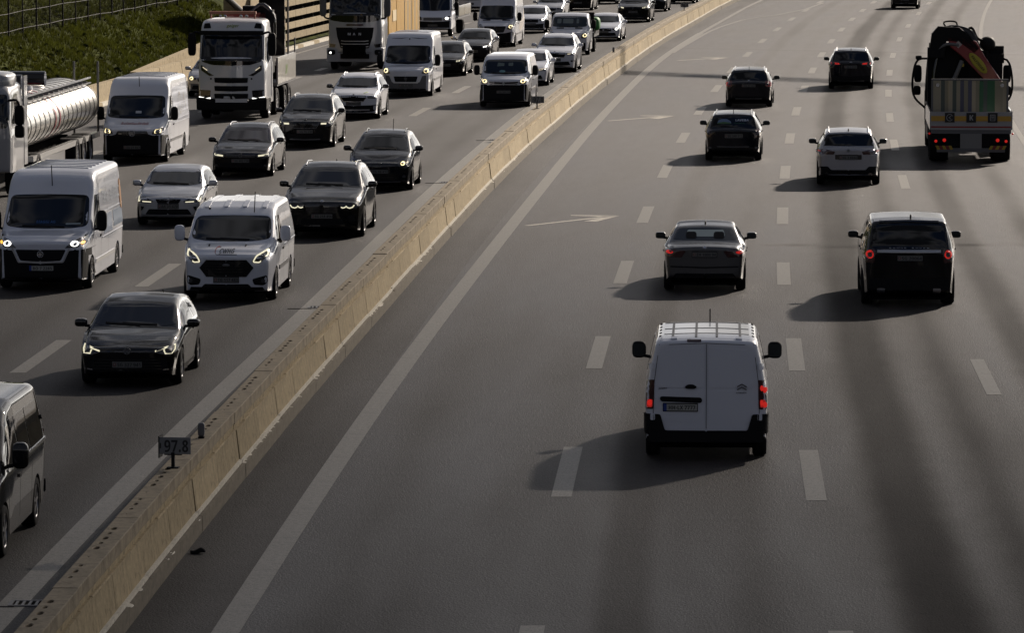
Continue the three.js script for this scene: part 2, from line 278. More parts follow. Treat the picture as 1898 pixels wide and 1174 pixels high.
function panel(pr, dir, poly, off = .005, cell = .08, thick = .012) {
  const [U, V, A, s] = AX[dir]; let u0 = 1e9, u1 = -1e9, v0 = 1e9, v1 = -1e9;
  for (const [u, v] of poly) { u0 = Math.min(u0, u); u1 = Math.max(u1, u); v0 = Math.min(v0, v); v1 = Math.max(v1, v); }
  const cu = (u0 + u1) / 2, cv = (v0 + v1) / 2, key = new Map(), P = [], idx = [];
  const vert = ([u, v]) => { const k = Math.round(u * 5e3) * 100003 + Math.round(v * 5e3); if (key.has(k)) return key.get(k); key.set(k, P.length); P.push([u, v]); return P.length - 1; };
  const nu = Math.max(1, Math.ceil((u1 - u0) / cell)), nv = Math.max(1, Math.ceil((v1 - v0) / cell));
  for (let i = 0; i < nu; i++) {
    let strip = clipTo(clipTo(poly, 0, lerp(u0, u1, i / nu), 1), 0, lerp(u0, u1, (i + 1) / nu), -1); if (strip.length < 3) continue;
    for (let j = 0; j < nv; j++) {
      let c = clipTo(clipTo(strip, 1, lerp(v0, v1, j / nv), 1), 1, lerp(v0, v1, (j + 1) / nv), -1);
      c = c.filter((p, k) => { const q = c[(k + 1) % c.length]; return Math.hypot(p[0] - q[0], p[1] - q[1]) > 1e-5; }); if (c.length < 3) continue;
      const ids = c.map(vert);
      for (const t of THREE.ShapeUtils.triangulateShape(c.map(p => new THREE.Vector2(p[0], p[1])), [])) { const [a, b, d] = t.map(k => ids[k]); if (a !== b && b !== d && a !== d) idx.push(a, b, d); }
    }
  }
  const pos = [], nor = [], uv = [];
  for (const [u, v] of P) {
    let h = null, t = 0, pu = u, pv = v; for (; t <= 30 && !h; t++) { pu = lerp(u, cu, t / 30); pv = lerp(v, cv, t / 30); h = pr.hit(dir, pu, pv); }
    h = h || [0, 0, 0, 0]; const n = V3(h[1], h[2], h[3]).normalize(), q = [0, 0, 0]; q[U] = pu; q[V] = pv; q[A] = h[0];
    pos.push(q[0] + n.x * off, q[1] + n.y * off, q[2] + n.z * off); nor.push(n.x, n.y, n.z); uv.push((u - u0) / (u1 - u0), (v - v0) / (v1 - v0));
  }
  // face outwards
  const fx = idx.slice();
  for (let i = 0; i < fx.length; i += 3) { const a = V3().fromArray(pos, fx[i] * 3), b = V3().fromArray(pos, fx[i + 1] * 3).sub(a), c = V3().fromArray(pos, fx[i + 2] * 3).sub(a); if (b.cross(c).getComponent(A) * s < 0) { const t = fx[i + 1]; fx[i + 1] = fx[i + 2]; fx[i + 2] = t; } }
  if (thick) {
    const edges = new Map(); for (let i = 0; i < fx.length; i += 3) for (let k = 0; k < 3; k++) { const a = fx[i + k], b = fx[i + (k + 1) % 3], r = b * 1e5 + a; if (edges.has(r)) edges.delete(r); else edges.set(a * 1e5 + b, [a, b]); }
    for (const [a, b] of edges.values()) { const o = pos.length / 3; for (const k of [a, b]) { const n = V3().fromArray(nor, k * 3), p = V3().fromArray(pos, k * 3); pos.push(p.x, p.y, p.z); p.addScaledVector(n, -thick - off); pos.push(p.x, p.y, p.z); } const ea = V3().fromArray(pos, o * 3), eb = V3().fromArray(pos, o * 3 + 6), nn = eb.sub(ea).cross(V3().fromArray(nor, a * 3)).normalize(); for (let k = 0; k < 4; k++) { nor.push(nn.x, nn.y, nn.z); uv.push(0, 0); } fx.push(o, o + 1, o + 2, o + 2, o + 1, o + 3); }
  }
  const g = new THREE.BufferGeometry(); g.setAttribute('position', new THREE.Float32BufferAttribute(pos, 3)); g.setAttribute('normal', new THREE.Float32BufferAttribute(nor, 3)); g.setAttribute('uv', new THREE.Float32BufferAttribute(uv, 2)); g.setIndex(fx); return g;
}
function mirrorGeo(g) { const q = g.clone(), p = q.attributes.position, n = q.attributes.normal; for (let i = 0; i < p.count; i++) { p.setX(i, -p.getX(i)); n.setX(i, -n.getX(i)); } if (q.index) { const a = q.index.array; for (let i = 0; i < a.length; i += 3) { const t = a[i]; a[i] = a[i + 1]; a[i + 1] = t; } } else { for (const k of ['position', 'normal', 'uv']) { const A = q.attributes[k]; if (!A) continue; const z = A.itemSize, r = A.array; for (let i = 0; i < A.count; i += 3) for (let c = 0; c < z; c++) { const t = r[i * z + c]; r[i * z + c] = r[(i + 1) * z + c]; r[(i + 1) * z + c] = t; } } } return q; }

// ------------------------------------------------------------------ materials of the vehicles, lettering, and the kit of parts
const paintOf = (r, g, b, metal = 0, rough = .38) => phys(r, g, b, rough, { metalness: metal, clearcoat: 1, clearcoatRoughness: .04 });
const darkPaint = (r, g, b) => phys(r, g, b, .45, { specularIntensity: .1, clearcoat: 1, clearcoatRoughness: .03 });
const M = {
  black: darkPaint(.0022, .0022, .003), navy: darkPaint(.003, .004, .008), anthracite: darkPaint(.010, .010, .013), white: paintOf(.60, .62, .68), whiteWarm: paintOf(.66, .655, .64), silver: paintOf(.40, .41, .44, .45, .34), greySilver: paintOf(.26, .26, .28, .4, .34), bronze: paintOf(.06, .058, .055, .35, .34),
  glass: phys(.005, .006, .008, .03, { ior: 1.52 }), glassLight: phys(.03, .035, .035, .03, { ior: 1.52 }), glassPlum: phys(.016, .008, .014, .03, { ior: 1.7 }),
  trim: phys(.006, .006, .007, .7, { specularIntensity: .35 }), gloss: phys(.006, .006, .007, .15, { clearcoat: 1, clearcoatRoughness: .05 }), grey: std(.10, .10, .105, .55), chrome: std(.62, .62, .64, .16, 1), alu: std(.45, .45, .46, .32, 1), rim: std(.30, .30, .31, .35, .9), rimDark: std(.03, .03, .032, .4, .6), tyre: phys(.010, .010, .011, .9, { specularIntensity: .3 }), under: phys(.005, .005, .005, 1, { specularIntensity: .1 }), steel: std(.14, .14, .145, .5, .6),
  lens: phys(.05, .05, .055, .08, { clearcoat: 1, clearcoatRoughness: .03 }), lensDark: phys(.012, .012, .014, .08, { clearcoat: 1, clearcoatRoughness: .03 }), red: phys(.11, .006, .006, .16, { clearcoat: 1 }), redDark: phys(.035, .004, .005, .16, { clearcoat: 1 }), amber: phys(.35, .12, .02, .2),
  seam: std(.004, .004, .004, .8), plateDark: std(.09, .09, .095, .5),
};
const glow = (r, g, b, k) => new THREE.MeshStandardMaterial({ color: 0x101010, emissive: new THREE.Color().setRGB(r, g, b), emissiveIntensity: k, roughness: .4 });
M.dayLight = glow(1, .92, .66, .5); M.warmLamp = glow(1, .80, .42, 1.25); M.whiteLamp = glow(1, .97, .9, 1.6); M.dimLamp = glow(1, .86, .62, .35); M.redLamp = glow(1, .03, .02, .24); M.redDim = glow(1, .04, .03, .12); M.amberLamp = glow(1, .45, .06, 1.0);

// every piece of writing sits in one printed sheet
const printCanvas = document.createElement('canvas'); printCanvas.width = 1024; printCanvas.height = 1024;
const ctx = printCanvas.getContext('2d'); ctx.clearRect(0, 0, 1024, 1024);
let printN = 0; const prints = new Map();
function printCell(key, draw) {                      // a 256 x 64 cell drawn once
  if (prints.has(key)) return prints.get(key);
  const i = printN++, x = i % 4 * 256, y = Math.floor(i / 4) * 64; ctx.save(); ctx.beginPath(); ctx.rect(x + 1, y + 1, 254, 62); ctx.clip(); ctx.translate(x, y); draw(ctx); ctx.restore();
  const c = [(x + 2) / 1024, 1 - (y + 62) / 1024, (x + 254) / 1024, 1 - (y + 2) / 1024]; prints.set(key, c); return c;
}
const printTex = new THREE.CanvasTexture(printCanvas); printTex.colorSpace = THREE.SRGBColorSpace; printTex.anisotropy = 8;
const printMat = new THREE.MeshStandardMaterial({ map: printTex, transparent: true, roughness: .5 });
const words = (key, text, font, color, bg) => printCell(key, c => { if (bg) { c.fillStyle = bg; c.fillRect(0, 0, 256, 64); } c.fillStyle = color; c.font = font; c.textAlign = 'center'; c.textBaseline = 'middle'; const w = c.measureText(text).width; c.save(); c.translate(128, 34); if (w > 244) c.scale(244 / w, 1); c.fillText(text, 0, 0); c.restore(); });
// lettering too small in the photograph to be read: a row of short strokes of the same size and colour
const strokes = (key, n, color, seed, slant = .2) => printCell(key, c => { const r = mulberry(seed), w = 240 / n; c.fillStyle = color; for (let i = 0; i < n; i++) { if (r() < .12) continue; const x = 8 + i * w, h = 26 + 14 * r(); c.save(); c.translate(x, 52); c.transform(1, 0, -slant, 1, 0, 0); c.fillRect(0, -h, w * .2, h); if (r() < .7) c.fillRect(0, -h, w * .62, 7); if (r() < .6) c.fillRect(0, -7, w * .6, 7); if (r() < .55) c.fillRect(w * .45, -h, w * .18, h); if (r() < .4) c.fillRect(0, -h * .55, w * .5, 6); c.restore(); } });
const plateCell = (text, eu) => printCell('plate' + text, c => { c.fillStyle = eu ? '#94948e' : '#5c5c5a'; c.fillRect(0, 0, 256, 64); c.fillStyle = '#222'; c.fillRect(0, 0, 256, 4); c.fillRect(0, 60, 256, 4); if (eu) { c.fillStyle = '#12307c'; c.fillRect(0, 0, 26, 64); } else { c.fillStyle = '#5a2320'; c.fillRect(10, 16, 24, 30); c.fillStyle = '#777'; c.fillRect(19, 22, 6, 18); c.fillRect(13, 28, 18, 6); } c.fillStyle = '#0d0d10'; c.font = 'bold 48px sans-serif'; c.textAlign = 'center'; c.textBaseline = 'middle'; const w = c.measureText(text).width; c.save(); c.translate(eu ? 140 : 146, 34); if (w > 204) c.scale(204 / w, 1); c.fillText(text, 0, 0); c.restore(); });
function toCell(g, c, flip) { const u = g.attributes.uv; for (let i = 0; i < u.count; i++) { const a = flip ? 1 - u.getX(i) : u.getX(i); u.setXY(i, lerp(c[0], c[2], a), lerp(c[1], c[3], u.getY(i))); } return g; }

// wheels: tyre and rim, laid with the axle along x; the face looks to +x
const wheelGeo = new Map();
function wheelParts(R, w, spokes) {
  const k = [R, w, spokes].join(); if (wheelGeo.has(k)) return wheelGeo.get(k);
  const r = R * .69, P = [[r, -w / 2], [R * .93, -w / 2], [R * .985, -w * .38], [R, -w * .25], [R, w * .25], [R * .985, w * .38], [R * .93, w / 2], [r, w / 2], [r * .97, w * .42], [r * .95, -w * .4], [r, -w / 2]].map(p => new THREE.Vector2(p[0], p[1]));
  const tyre = new THREE.LatheGeometry(P, 30).rotateZ(-Math.PI / 2);
  const parts = [new THREE.LatheGeometry([[r * .99, w * .44], [r * .9, w * .46], [r * .88, w * .3], [r * .86, -w * .2], [.02, -w * .2]].map(p => new THREE.Vector2(p[0], p[1])), 30).rotateZ(-Math.PI / 2), new THREE.CylinderGeometry(r * .2, r * .24, w * .3, 14).rotateZ(-Math.PI / 2).translate(w * .32, 0, 0)];
  for (let i = 0; i < spokes; i++) for (const d of spokes > 6 ? [0] : [-.13, .13]) parts.push(new THREE.BoxGeometry(w * .14, r * .76, r * (spokes > 6 ? .13 : .11)).translate(w * .38, r * .53, 0).rotateX(d + i / spokes * 2 * Math.PI));
  const out = [tyre, merge(parts)]; wheelGeo.set(k, out); return out;
}
function addWheel(g, x, R, z, w, spokes, mat) { const [t, r] = wheelParts(R, w, spokes), h = new THREE.Group(); h.name = 'wheel'; g.add(h); h.position.set(x, R, z); if (x < 0) h.rotation.y = Math.PI; mesh('tyre', t, M.tyre, h); mesh('rim', r, mat, h); return h; }
const ell = (a, b, c, n = 14) => new THREE.SphereGeometry(1, n, Math.round(n * .7)).scale(a, b, c);
function pebble(a, b, c, e = .55) {                  // a rounded block (super-ellipsoid) of half sizes a, b, c
  const g = new THREE.SphereGeometry(1, 20, 14), p = g.attributes.position; for (let i = 0; i < p.count; i++) { const f = v => Math.sign(v) * Math.pow(Math.abs(v), e); p.setXYZ(i, a * f(p.getX(i)), b * f(p.getY(i)), c * f(p.getZ(i))); } const q = mergeVertices(new THREE.BufferGeometry().setAttribute('position', p).setIndex(g.index), 1e-4); q.computeVertexNormals(); q.setAttribute('uv', new THREE.Float32BufferAttribute(new Float32Array(q.attributes.position.count * 2), 2)); return q;
}
const tube = (pts, r, n = 12, seg = 6) => new THREE.TubeGeometry(new THREE.CatmullRomCurve3(pts.map(p => V3(...p))), n, r, seg);

class Vehicle {
  constructor(name, label, category, S) {
    this.S = S; this.g = thing(name, label, category); this.paint = S.paint; this.geo = shell(S); this.pr = new Projector(this.geo);
    this.body = mesh('body', this.geo, S.paint, this.g);
    if (S.bot[0][1] < .5) { const y = Math.min(...S.bot.map(p => p[1])); mesh('underbody', box(S.W - .36, .05, S.L - .5, 0, y - .02, 0), M.under, this.g); }
  }
  // lay a panel on the body; m = true adds the mirrored one as well
  put(name, dir, poly, mat, { off = .005, cell = .08, m = false, parent = this.g, thick = .012, label } = {}) {
    const g = panel(this.pr, dir, poly, off, cell, thick), o = mesh(name, g, mat, parent); if (label) o.userData.label = label;
    if (m) { const q = mesh(name, mirrorGeo(g), mat, parent); if (label) q.userData.label = label; } return o;
  }
  print(name, dir, poly, cell, { off = .012, mat = printMat, parent = this.g } = {}) { return mesh(name, toCell(panel(this.pr, dir, poly, off, .06, 0), cell, dir === 'rear' || dir === 'left'), mat, parent); }
  side(name, pts, mat, o = {}) { return this.put(name, 'left', pts.map(p => [this.S.L / 2 - p[0], ...p.slice(1)]), mat, { m: true, ...o }); }
  gw(y, zf = this.S.L * .5) { const S = this.S, b = table(S.belt)(zf); return lerp(S.W / 2 - .015, S.W / 2 * S.roofW, clamp((y - b) / (S.H - b), 0, 1)); }
  windscreen({ y0, y1, in0 = .075, in1 = .085, mat = M.glass, sag = .05, r = .08, up = .02 } = {}) {
    const x0 = this.gw(y0, this.S.L * .3) - in0, x1 = this.gw(y1) - in1;
    const P = rp([[0, y1 + up, 0], [x1 * .6, y1 + up * .7, .1], [x1, y1, r], [x0, y0, r], [x0 * .6, y0 - sag * .8, .1], [0, y0 - sag, 0]], r);
    const o = this.put('windscreen', 'front', sym(P), mat, { off: .004, cell: .12 });
    for (const s of [-1, 1]) this.put('wiper', 'front', stroke([[s * .15 + .25, y0 - sag + .035], [s * .15 - .38, y0 - sag + .06]], .022), M.trim, { off: .016, parent: o });
    return o;
  }
  rearWindow({ y0, y1, in0 = .1, in1 = .12, mat = M.glass, r = .07, arch = .02, name = 'rear_window' }) {
    const x0 = this.gw(y0) - in0, x1 = this.gw(y1) - in1; return this.put(name, 'rear', sym(rp([[0, y1 + arch, 0], [x1, y1, r], [x0, y0, r], [0, y0 - .01, 0]], r)), mat, { off: .004 });
  }
  wheels(R, { w = .22, spokes = 5, mat = M.rim, inset = .015 } = {}) { for (const zf of this.S.wheels) for (const s of [1, -1]) addWheel(this.g, s * (this.S.W / 2 - inset - w / 2), R, this.S.L / 2 - zf, w, spokes, mat); }
  mirrors(zf, y, { mat = this.paint, big = 0, x = .02, out = .13 } = {}) {
    for (const s of [1, -1]) {
      const h = new THREE.Group(); h.name = 'mirror'; this.g.add(h); h.position.set(s * (this.S.W / 2 + x + out - .04), y, this.S.L / 2 - zf);
      const a = big ? .115 : .115, b = big ? .17 * big : .075, c = .075;
      mesh('mirror_shell', pebble(a, b, c, .6), mat, h); mesh('mirror_arm', tube([[-s * .02, -b * .55, 0], [-s * .1, -b * .75, -.01], [-s * (out + .08), -b * .9, -.03]], .03), M.trim, h);
      const gl = box(a * 1.6, b * 1.5, .012, 0, 0, -c * .96); mesh('mirror_glass', gl, M.glassLight, h);
    }
  }
  plate(dir, x, y, text, { eu = false, w = .26, h = .055, holder = true } = {}) {
    const hold = holder ? this.put('number_plate', dir, rect(x - w - .012, y - h - .012, x + w + .012, y + h + .012, .01), M.trim, { off: .014, cell: .3 }) : this.g;
    const pts = rect(x - w, y - h, x + w, y + h, 0.002); const m = this.print(holder ? 'plate_face' : 'number_plate', dir, pts, plateCell(text, eu), { off: .022, parent: hold }); return m;
  }
  seam(pts, w = .014) { return this.side('door_seam', stroke(pts, w), M.seam, { off: .0015, thick: 0, cell: .2 }); }
  rails(z0, z1, x, y, mat = M.chrome, lift = .035) { for (const s of [1, -1]) { const L = this.S.L / 2, k = []; for (let i = 0; i <= 6; i++) { const t = i / 6, z = L - lerp(z0, z1, t), h = this.pr.hit('top', s * x, z); k.push([s * x, (h ? h[0] : y) + (i === 0 || i === 6 ? .005 : lift), z]); } mesh('roof_rail', tube(k, .018, 20), mat, this.g); } }
  antenna(zf, x = 0, len = .2, lean = -.1, fin = false) { const z = this.S.L / 2 - zf, h = this.pr.hit('top', x, z), y = h ? h[0] : this.S.H; mesh('antenna', fin ? ell(.02, .05, .09).translate(x, y + .02, z) : tube([[x, y - .01, z], [x, y + len * .5, z + lean * .5], [x, y + len, z + lean]], .011, 4, 5), M.trim, this.g); }
  roundel(dir, x, y, r, mat = M.chrome, style = 'vw') {    // a maker's mark: a ring with strokes, or an oval
    const s = dir === 'rear' ? -1 : 1, h = this.pr.hit(dir, x, y); if (!h) return; const parts = [];
    if (style === 'vw') { parts.push(new THREE.TorusGeometry(r * .92, r * .09, 6, 24)); for (const p of [[[-.62, .62], [-.2, -.12 + .2], [0, .45], [.2, .08], [.62, .62]], [[-.8, .3], [-.38, -.72], [0, 0], [.38, -.72], [.8, .3]]]) for (let i = 0; i + 1 < p.length; i++) { const [a, b] = [p[i], p[i + 1]], L = Math.hypot(b[0] - a[0], b[1] - a[1]) * r; parts.push(new THREE.BoxGeometry(L, r * .15, r * .12).rotateZ(Math.atan2(b[1] - a[1], b[0] - a[0])).translate((a[0] + b[0]) / 2 * r, (a[1] + b[1]) / 2 * r, 0)); } }
    if (style === 'ring') parts.push(new THREE.TorusGeometry(r * .9, r * .12, 6, 24), new THREE.CylinderGeometry(r * .55, r * .55, .02, 18).rotateX(Math.PI / 2));
    if (style === 'oval') parts.push(new THREE.SphereGeometry(1, 18, 10).scale(r * 1.6, r * .62, .018));
    if (style === 'star') { parts.push(new THREE.TorusGeometry(r * .92, r * .08, 6, 28)); for (let i = 0; i < 3; i++) parts.push(new THREE.ConeGeometry(r * .16, r * .95, 6).translate(0, r * .45, 0).rotateZ(i * 2 * Math.PI / 3)); }
    if (style === 's') { parts.push(new THREE.TorusGeometry(r * .5, r * .17, 6, 14, Math.PI * 1.2).rotateZ(.3).translate(0, r * .45, 0), new THREE.TorusGeometry(r * .5, r * .17, 6, 14, Math.PI * 1.2).rotateZ(.3 + Math.PI).translate(0, -r * .45, 0)); }
    if (style === 'chevron') for (const dy of [.1, -.55]) for (const q of [-1, 1]) parts.push(new THREE.BoxGeometry(r * 1.25, r * .26, .015).rotateZ(-q * .5).translate(q * r * .5, dy * r + r * .25, 0));
    const o = mesh('emblem', merge(parts), mat, this.g); o.position.set(x, y, h[0] + s * .014); const n = V3(h[1], h[2], h[3]); o.rotation.set(-Math.asin(clamp(n.y, -1, 1)) * (s > 0 ? 1 : -1) * .8, s < 0 ? Math.PI : 0, 0); if (s < 0) o.rotation.x = -Math.asin(clamp(n.y, -1, 1)) * -.8; return o;
  }
  park(D, off, along = 1, yaw = 0) {                 // along = 1: driving towards the camera with its front end at D; -1: driving away with its tail at D
    const Dc = D + this.S.L / 2, p = at(Dc, off), s = refSlope(Dc); this.g.position.copy(p); this.g.rotation.y = (along > 0 ? Math.atan2(-s, 1) : Math.atan2(s, -1)) + yaw; return this;
  }
}

// ------------------------------------------------------------------ median wall of precast concrete segments
const conTex = tex(512, (x, y) => { const v = .78 - .22 * sstep(.68, .92, nE(x * .5, y * .5) * .5 + nD(x, y) * .5) + .22 * (nE(x, y) - .5) + .22 * (nD(x * 2, y) - .5) + .18 * (nD(x, y * 3) - .5) + .12 * (nC(x, y) - .5) - .07 * sstep(.6, .9, nB(x, y * .12)) ; return [v, v * .985, v * .95]; });
conTex.repeat.set(.33, .33);
const conMats = [0, 1, 2, 3].map(i => new THREE.MeshPhysicalMaterial({ specularIntensity: .25, map: conTex, color: new THREE.Color().setRGB(.39 - .022 * i, .318 - .018 * i, .203 - .012 * i), roughness: .9 }));
const conTop = new THREE.MeshPhysicalMaterial({ specularIntensity: .25, map: conTex, color: new THREE.Color().setRGB(.28, .235, .17), roughness: .8 }), conFoot = new THREE.MeshPhysicalMaterial({ specularIntensity: .25, map: conTex, color: new THREE.Color().setRGB(.17, .15, .12), roughness: .85 }), conPale = new THREE.MeshPhysicalMaterial({ specularIntensity: .25, map: conTex, color: new THREE.Color().setRGB(.62, .59, .52), roughness: .7 });
const wallOff = smoothTable([[40, -5.09], [53, -5.08], [75, -4.98], [100, -4.8], [115, -4.78], [150, -4.82], [160, -4.80], [172, -4.76], [186, -4.86], [215, -4.90], [229, -5.03], [250, -5.17], [272, -5.2], [300, -5.6], [345, -6.1]]);
const boxUV = g => { const p = g.attributes.position, n = g.attributes.normal, u = g.attributes.uv; for (let i = 0; i < p.count; i++) { const ax = Math.abs(n.getX(i)), ay = Math.abs(n.getY(i)); ax > .6 ? u.setXY(i, p.getZ(i), p.getY(i)) : ay > .6 ? u.setXY(i, p.getZ(i), p.getX(i)) : u.setXY(i, p.getX(i), p.getY(i)); } return g; };
const SEG = 5.85;
const prism = (pts, len) => { const s = new THREE.Shape(pts.map(p => new THREE.Vector2(...p))); return boxUV(new THREE.ExtrudeGeometry(s, { depth: len, bevelEnabled: true, bevelSize: .008, bevelThickness: .008, bevelSegments: 1 }).translate(0, 0, -len / 2).toNonIndexed()); };
const copingGeo = [0, 1].map(k => {                  // the top slab with its rows of slots
  const s = new THREE.Shape([[-.28, -SEG / 2 + .01], [0, -SEG / 2 + .01], [0, SEG / 2 - .01], [-.28, SEG / 2 - .01]].map(p => new THREE.Vector2(...p)));
  const hole = (z, a, b) => s.holes.push(new THREE.Path(oval(-.19, z, a * .85, b, 12).map(p => new THREE.Vector2(...p))));
  for (let i = -2; i <= 2; i++) hole(-1.1 + i * .42, i % 2 ? .045 : .06, i % 2 ? .10 : .14); for (let i = -1; i <= 1; i++) hole(1.65 + i * .46, i ? .042 : .05, i ? .09 : .13); hole(.5, .025, .04); if (k) hole(2.6, .022, .035);
  return boxUV(new THREE.ExtrudeGeometry(s, { depth: .16, bevelEnabled: true, bevelSize: .012, bevelThickness: .012, bevelSegments: 2 }).rotateX(Math.PI / 2).translate(0, 1.0 - .012, 0).toNonIndexed());
});
const upperGeo = prism([[-.27, .735], [-.015, .735], [-.012, .825], [-.27, .825]], SEG - .03), lowGeo = [prism([[-.27, .26], [.075, .26], [.022, .722], [-.27, .722]], SEG / 2 - .03), prism([[-.27, .26], [.085, .26], [.03, .722], [-.27, .722]], SEG / 2 - .03)];
const footGeo = prism([[-.31, -.02], [.17, -.02], [.165, .212], [-.31, .235]], SEG - .02), lipGeo = prism([[.075, .235], [.118, .235], [.118, .268], [.07, .268]], SEG - .01);
const shelfGeo = prism([[-.1, .724], [.029, .724], [.024, .731], [-.1, .731]], SEG * .4);
const wall = thing('median_wall', 'long pale concrete wall with slots along its top, between the two carriageways', 'wall');
const wr = mulberry(41);
for (let D = 42, i = 0; D < 342; D += SEG, i++) {
  const a = at(D, wallOff(D)), b = at(D + SEG, wallOff(D + SEG)), h = new THREE.Group(); h.name = 'wall_segment'; wall.add(h); h.position.copy(a).add(b).multiplyScalar(.5); h.rotation.y = Math.atan2(b.x - a.x, b.z - a.z) + Math.PI; h.position.x += .02 * (wr() - .5); h.position.y += .02 * (wr() - .5);
  const m = conMats[Math.floor(wr() * 4)];
  mesh('coping', copingGeo[i % 2], conTop, h); mesh('upper_block', upperGeo, m, h); for (const s of [-1, 1]) { const q = mesh('lower_panel', lowGeo[wr() < .5 ? 0 : 1], conMats[Math.floor(wr() * 4)], h); q.position.z = s * SEG / 4; }
  mesh('foot', footGeo, conFoot, h); mesh('foot_lip', lipGeo, conPale, h); if (wr() < .8) { const q = mesh('ledge_strip', shelfGeo, conMats[0], h); q.position.z = (wr() - .5) * 2.6; q.scale.z = .6 + wr() * 1.1; }
}
{ // broken mortar along the foot of the wall
  const list = [], r = mulberry(77); for (let i = 0; i < 240; i++) { const D = 46 + r() * r() * 150, a = at(D, wallOff(D) + .13 + r() * .025, .214); const s = .015 + r() * r() * .055; list.push(new THREE.IcosahedronGeometry(s, 1).scale(1.1, .22, 1.4 + 3.4 * r()).rotateY(-refSlope(D) + .2 * (r() - .5)).translate(a.x - .02, a.y, a.z)); }
  const o = mesh('loose_mortar', merge(list), conPale, wall); o.userData.kind = 'stuff';
}
// things on the wall and at its foot
const signFace = (key, text) => printCell(key, c => { c.fillStyle = '#6c6d6e'; c.fillRect(0, 0, 256, 64); c.fillStyle = '#060606'; c.textAlign = 'center'; c.textBaseline = 'middle'; c.font = 'bold 60px sans-serif'; c.save(); c.translate(138, 34); c.scale(1.75, 1); c.fillText(text, 0, 0); c.restore(); c.fillRect(0, 22, 14, 20); });

// ------------------------------------------------------------------ kilometre signs, delineators, gratings
function kmSign(D, text, label) {
  const t = thing('kilometre_sign', label, 'road sign'); t.position.copy(at(D, wallOff(D) - .13, 1.0)); t.rotation.y = -.12;
  mesh('post', merge([box(.045, .22, .045, 0, .11, 0), box(.16, .02, .12, 0, .01, 0), box(.24, .04, .04, 0, .20, -.02)]), M.trim, t);
  const plate = mesh('sign_plate', box(.43, .23, .015, .03, .31, 0), M.grey, t); mesh('sign_face', toCell(new THREE.PlaneGeometry(.425, .222).translate(.03, .31, .009), signFace('km' + text, text)), printMat, plate); mesh('side_plate', box(.015, .30, .24, -.195, .29, -.11), M.trim, t);
}
kmSign(64.5, '97.8', 'grey kilometre sign reading 97.8 on the median wall, nearest the camera'); kmSign(160.8, '97.9', 'small dark kilometre sign on the wall beside the low white van with the dark bumper'); kmSign(270, '98.0', 'tiny dark kilometre sign on the far end of the median wall');
function delineator(D, label) { const t = thing('delineator', label, 'reflector'); t.position.copy(at(D, wallOff(D) - .12, 1.0)); mesh('reflector_body', pebble(.05, .10, .04, .5).translate(0, .13, 0), M.grey, t); mesh('foot_plate', box(.09, .03, .09, 0, .015, 0), M.trim, t); }
delineator(67.9, 'small grey reflector standing on the wall just behind the sign reading 97.8'); delineator(209.5, 'small dark reflector on the wall next to the gantry shadow');
function grate(D, label) { const t = thing('drain_grate', label, 'drain grate'); t.position.copy(at(D, solidL(D) + .34, 0)); mesh('frame', merge([box(.76, .03, .05, 0, .004, .2), box(.76, .03, .05, 0, .004, -.2), box(.05, .03, .4, .36, .004, 0), box(.05, .03, .4, -.36, .004, 0)]), M.steel, t); for (let i = 0; i < 8; i++) mesh('bar', box(.035, .02, .35, -.29 + i * .083, .006, 0), M.steel, t); mesh('pit', box(.70, .004, .38, 0, .003, 0), M.under, t); mesh('kerb_inlet', box(.5, .012, .04, -.55, .008, .26), M.trim, t); }
grate(58.9, 'drain grate in the gutter at the lower left beside the wall'); grate(98.9, 'drain grate in the gutter next to the white van with the bonnet logo'); grate(138.2, 'drain grate in the gutter beside the blue minivan'); grate(159.7, 'drain grate in the gutter just short of the second kilometre sign');
{ const t = thing('rubber_scrap', 'black scrap of rubber lying at the foot of the median wall', 'debris'); t.position.copy(at(63.3, -4.70, 0)); const q = pebble(.105, .035, .06, .7).translate(0, .03, 0), p = q.attributes.position; for (let i = 0; i < p.count; i++) p.setY(i, p.getY(i) + .02 * Math.sin(p.getX(i) * 30)); q.computeVertexNormals(); mesh('scrap', q, M.tyre, t); }

// ------------------------------------------------------------------ left roadside: low wall, plank barrier, kerb, bank with grass, fence
{
  const t = thing('roadside_wall', 'low concrete wall along the foot of the grassy bank', 'wall'), g = prism([[-.2, 0], [.22, 0], [.10, .82], [-.12, .82]], 5.9);
  for (let D = 120, i = 0; D < 207; D += 6, i++) { const m = mesh('wall_segment', g, conMats[i % 4], t), p = at(D + 3, -23.3); m.position.copy(p); m.rotation.y = -refSlope(D + 3); }
  const w2 = thing('retaining_wall', 'slim concrete wall edge rising towards the flatbed truck', 'wall'); for (const [d0, d1, h0, h1] of [[196, 205, .72, .94], [205.04, 214, .94, 1.16], [214.04, 224, 1.16, 1.42]]) { const s = new THREE.Shape([[0, 0], [d1 - d0, 0], [d1 - d0, h1], [0, h0]].map(p => new THREE.Vector2(...p))), m = mesh('wall_segment', boxUV(new THREE.ExtrudeGeometry(s, { depth: .28, bevelEnabled: false }).rotateY(Math.PI / 2).toNonIndexed()), conMats[Math.round(d0) % 4], w2); m.position.copy(at(d0, -24.1)); m.rotation.y = -refSlope((d0 + d1) / 2); }
}
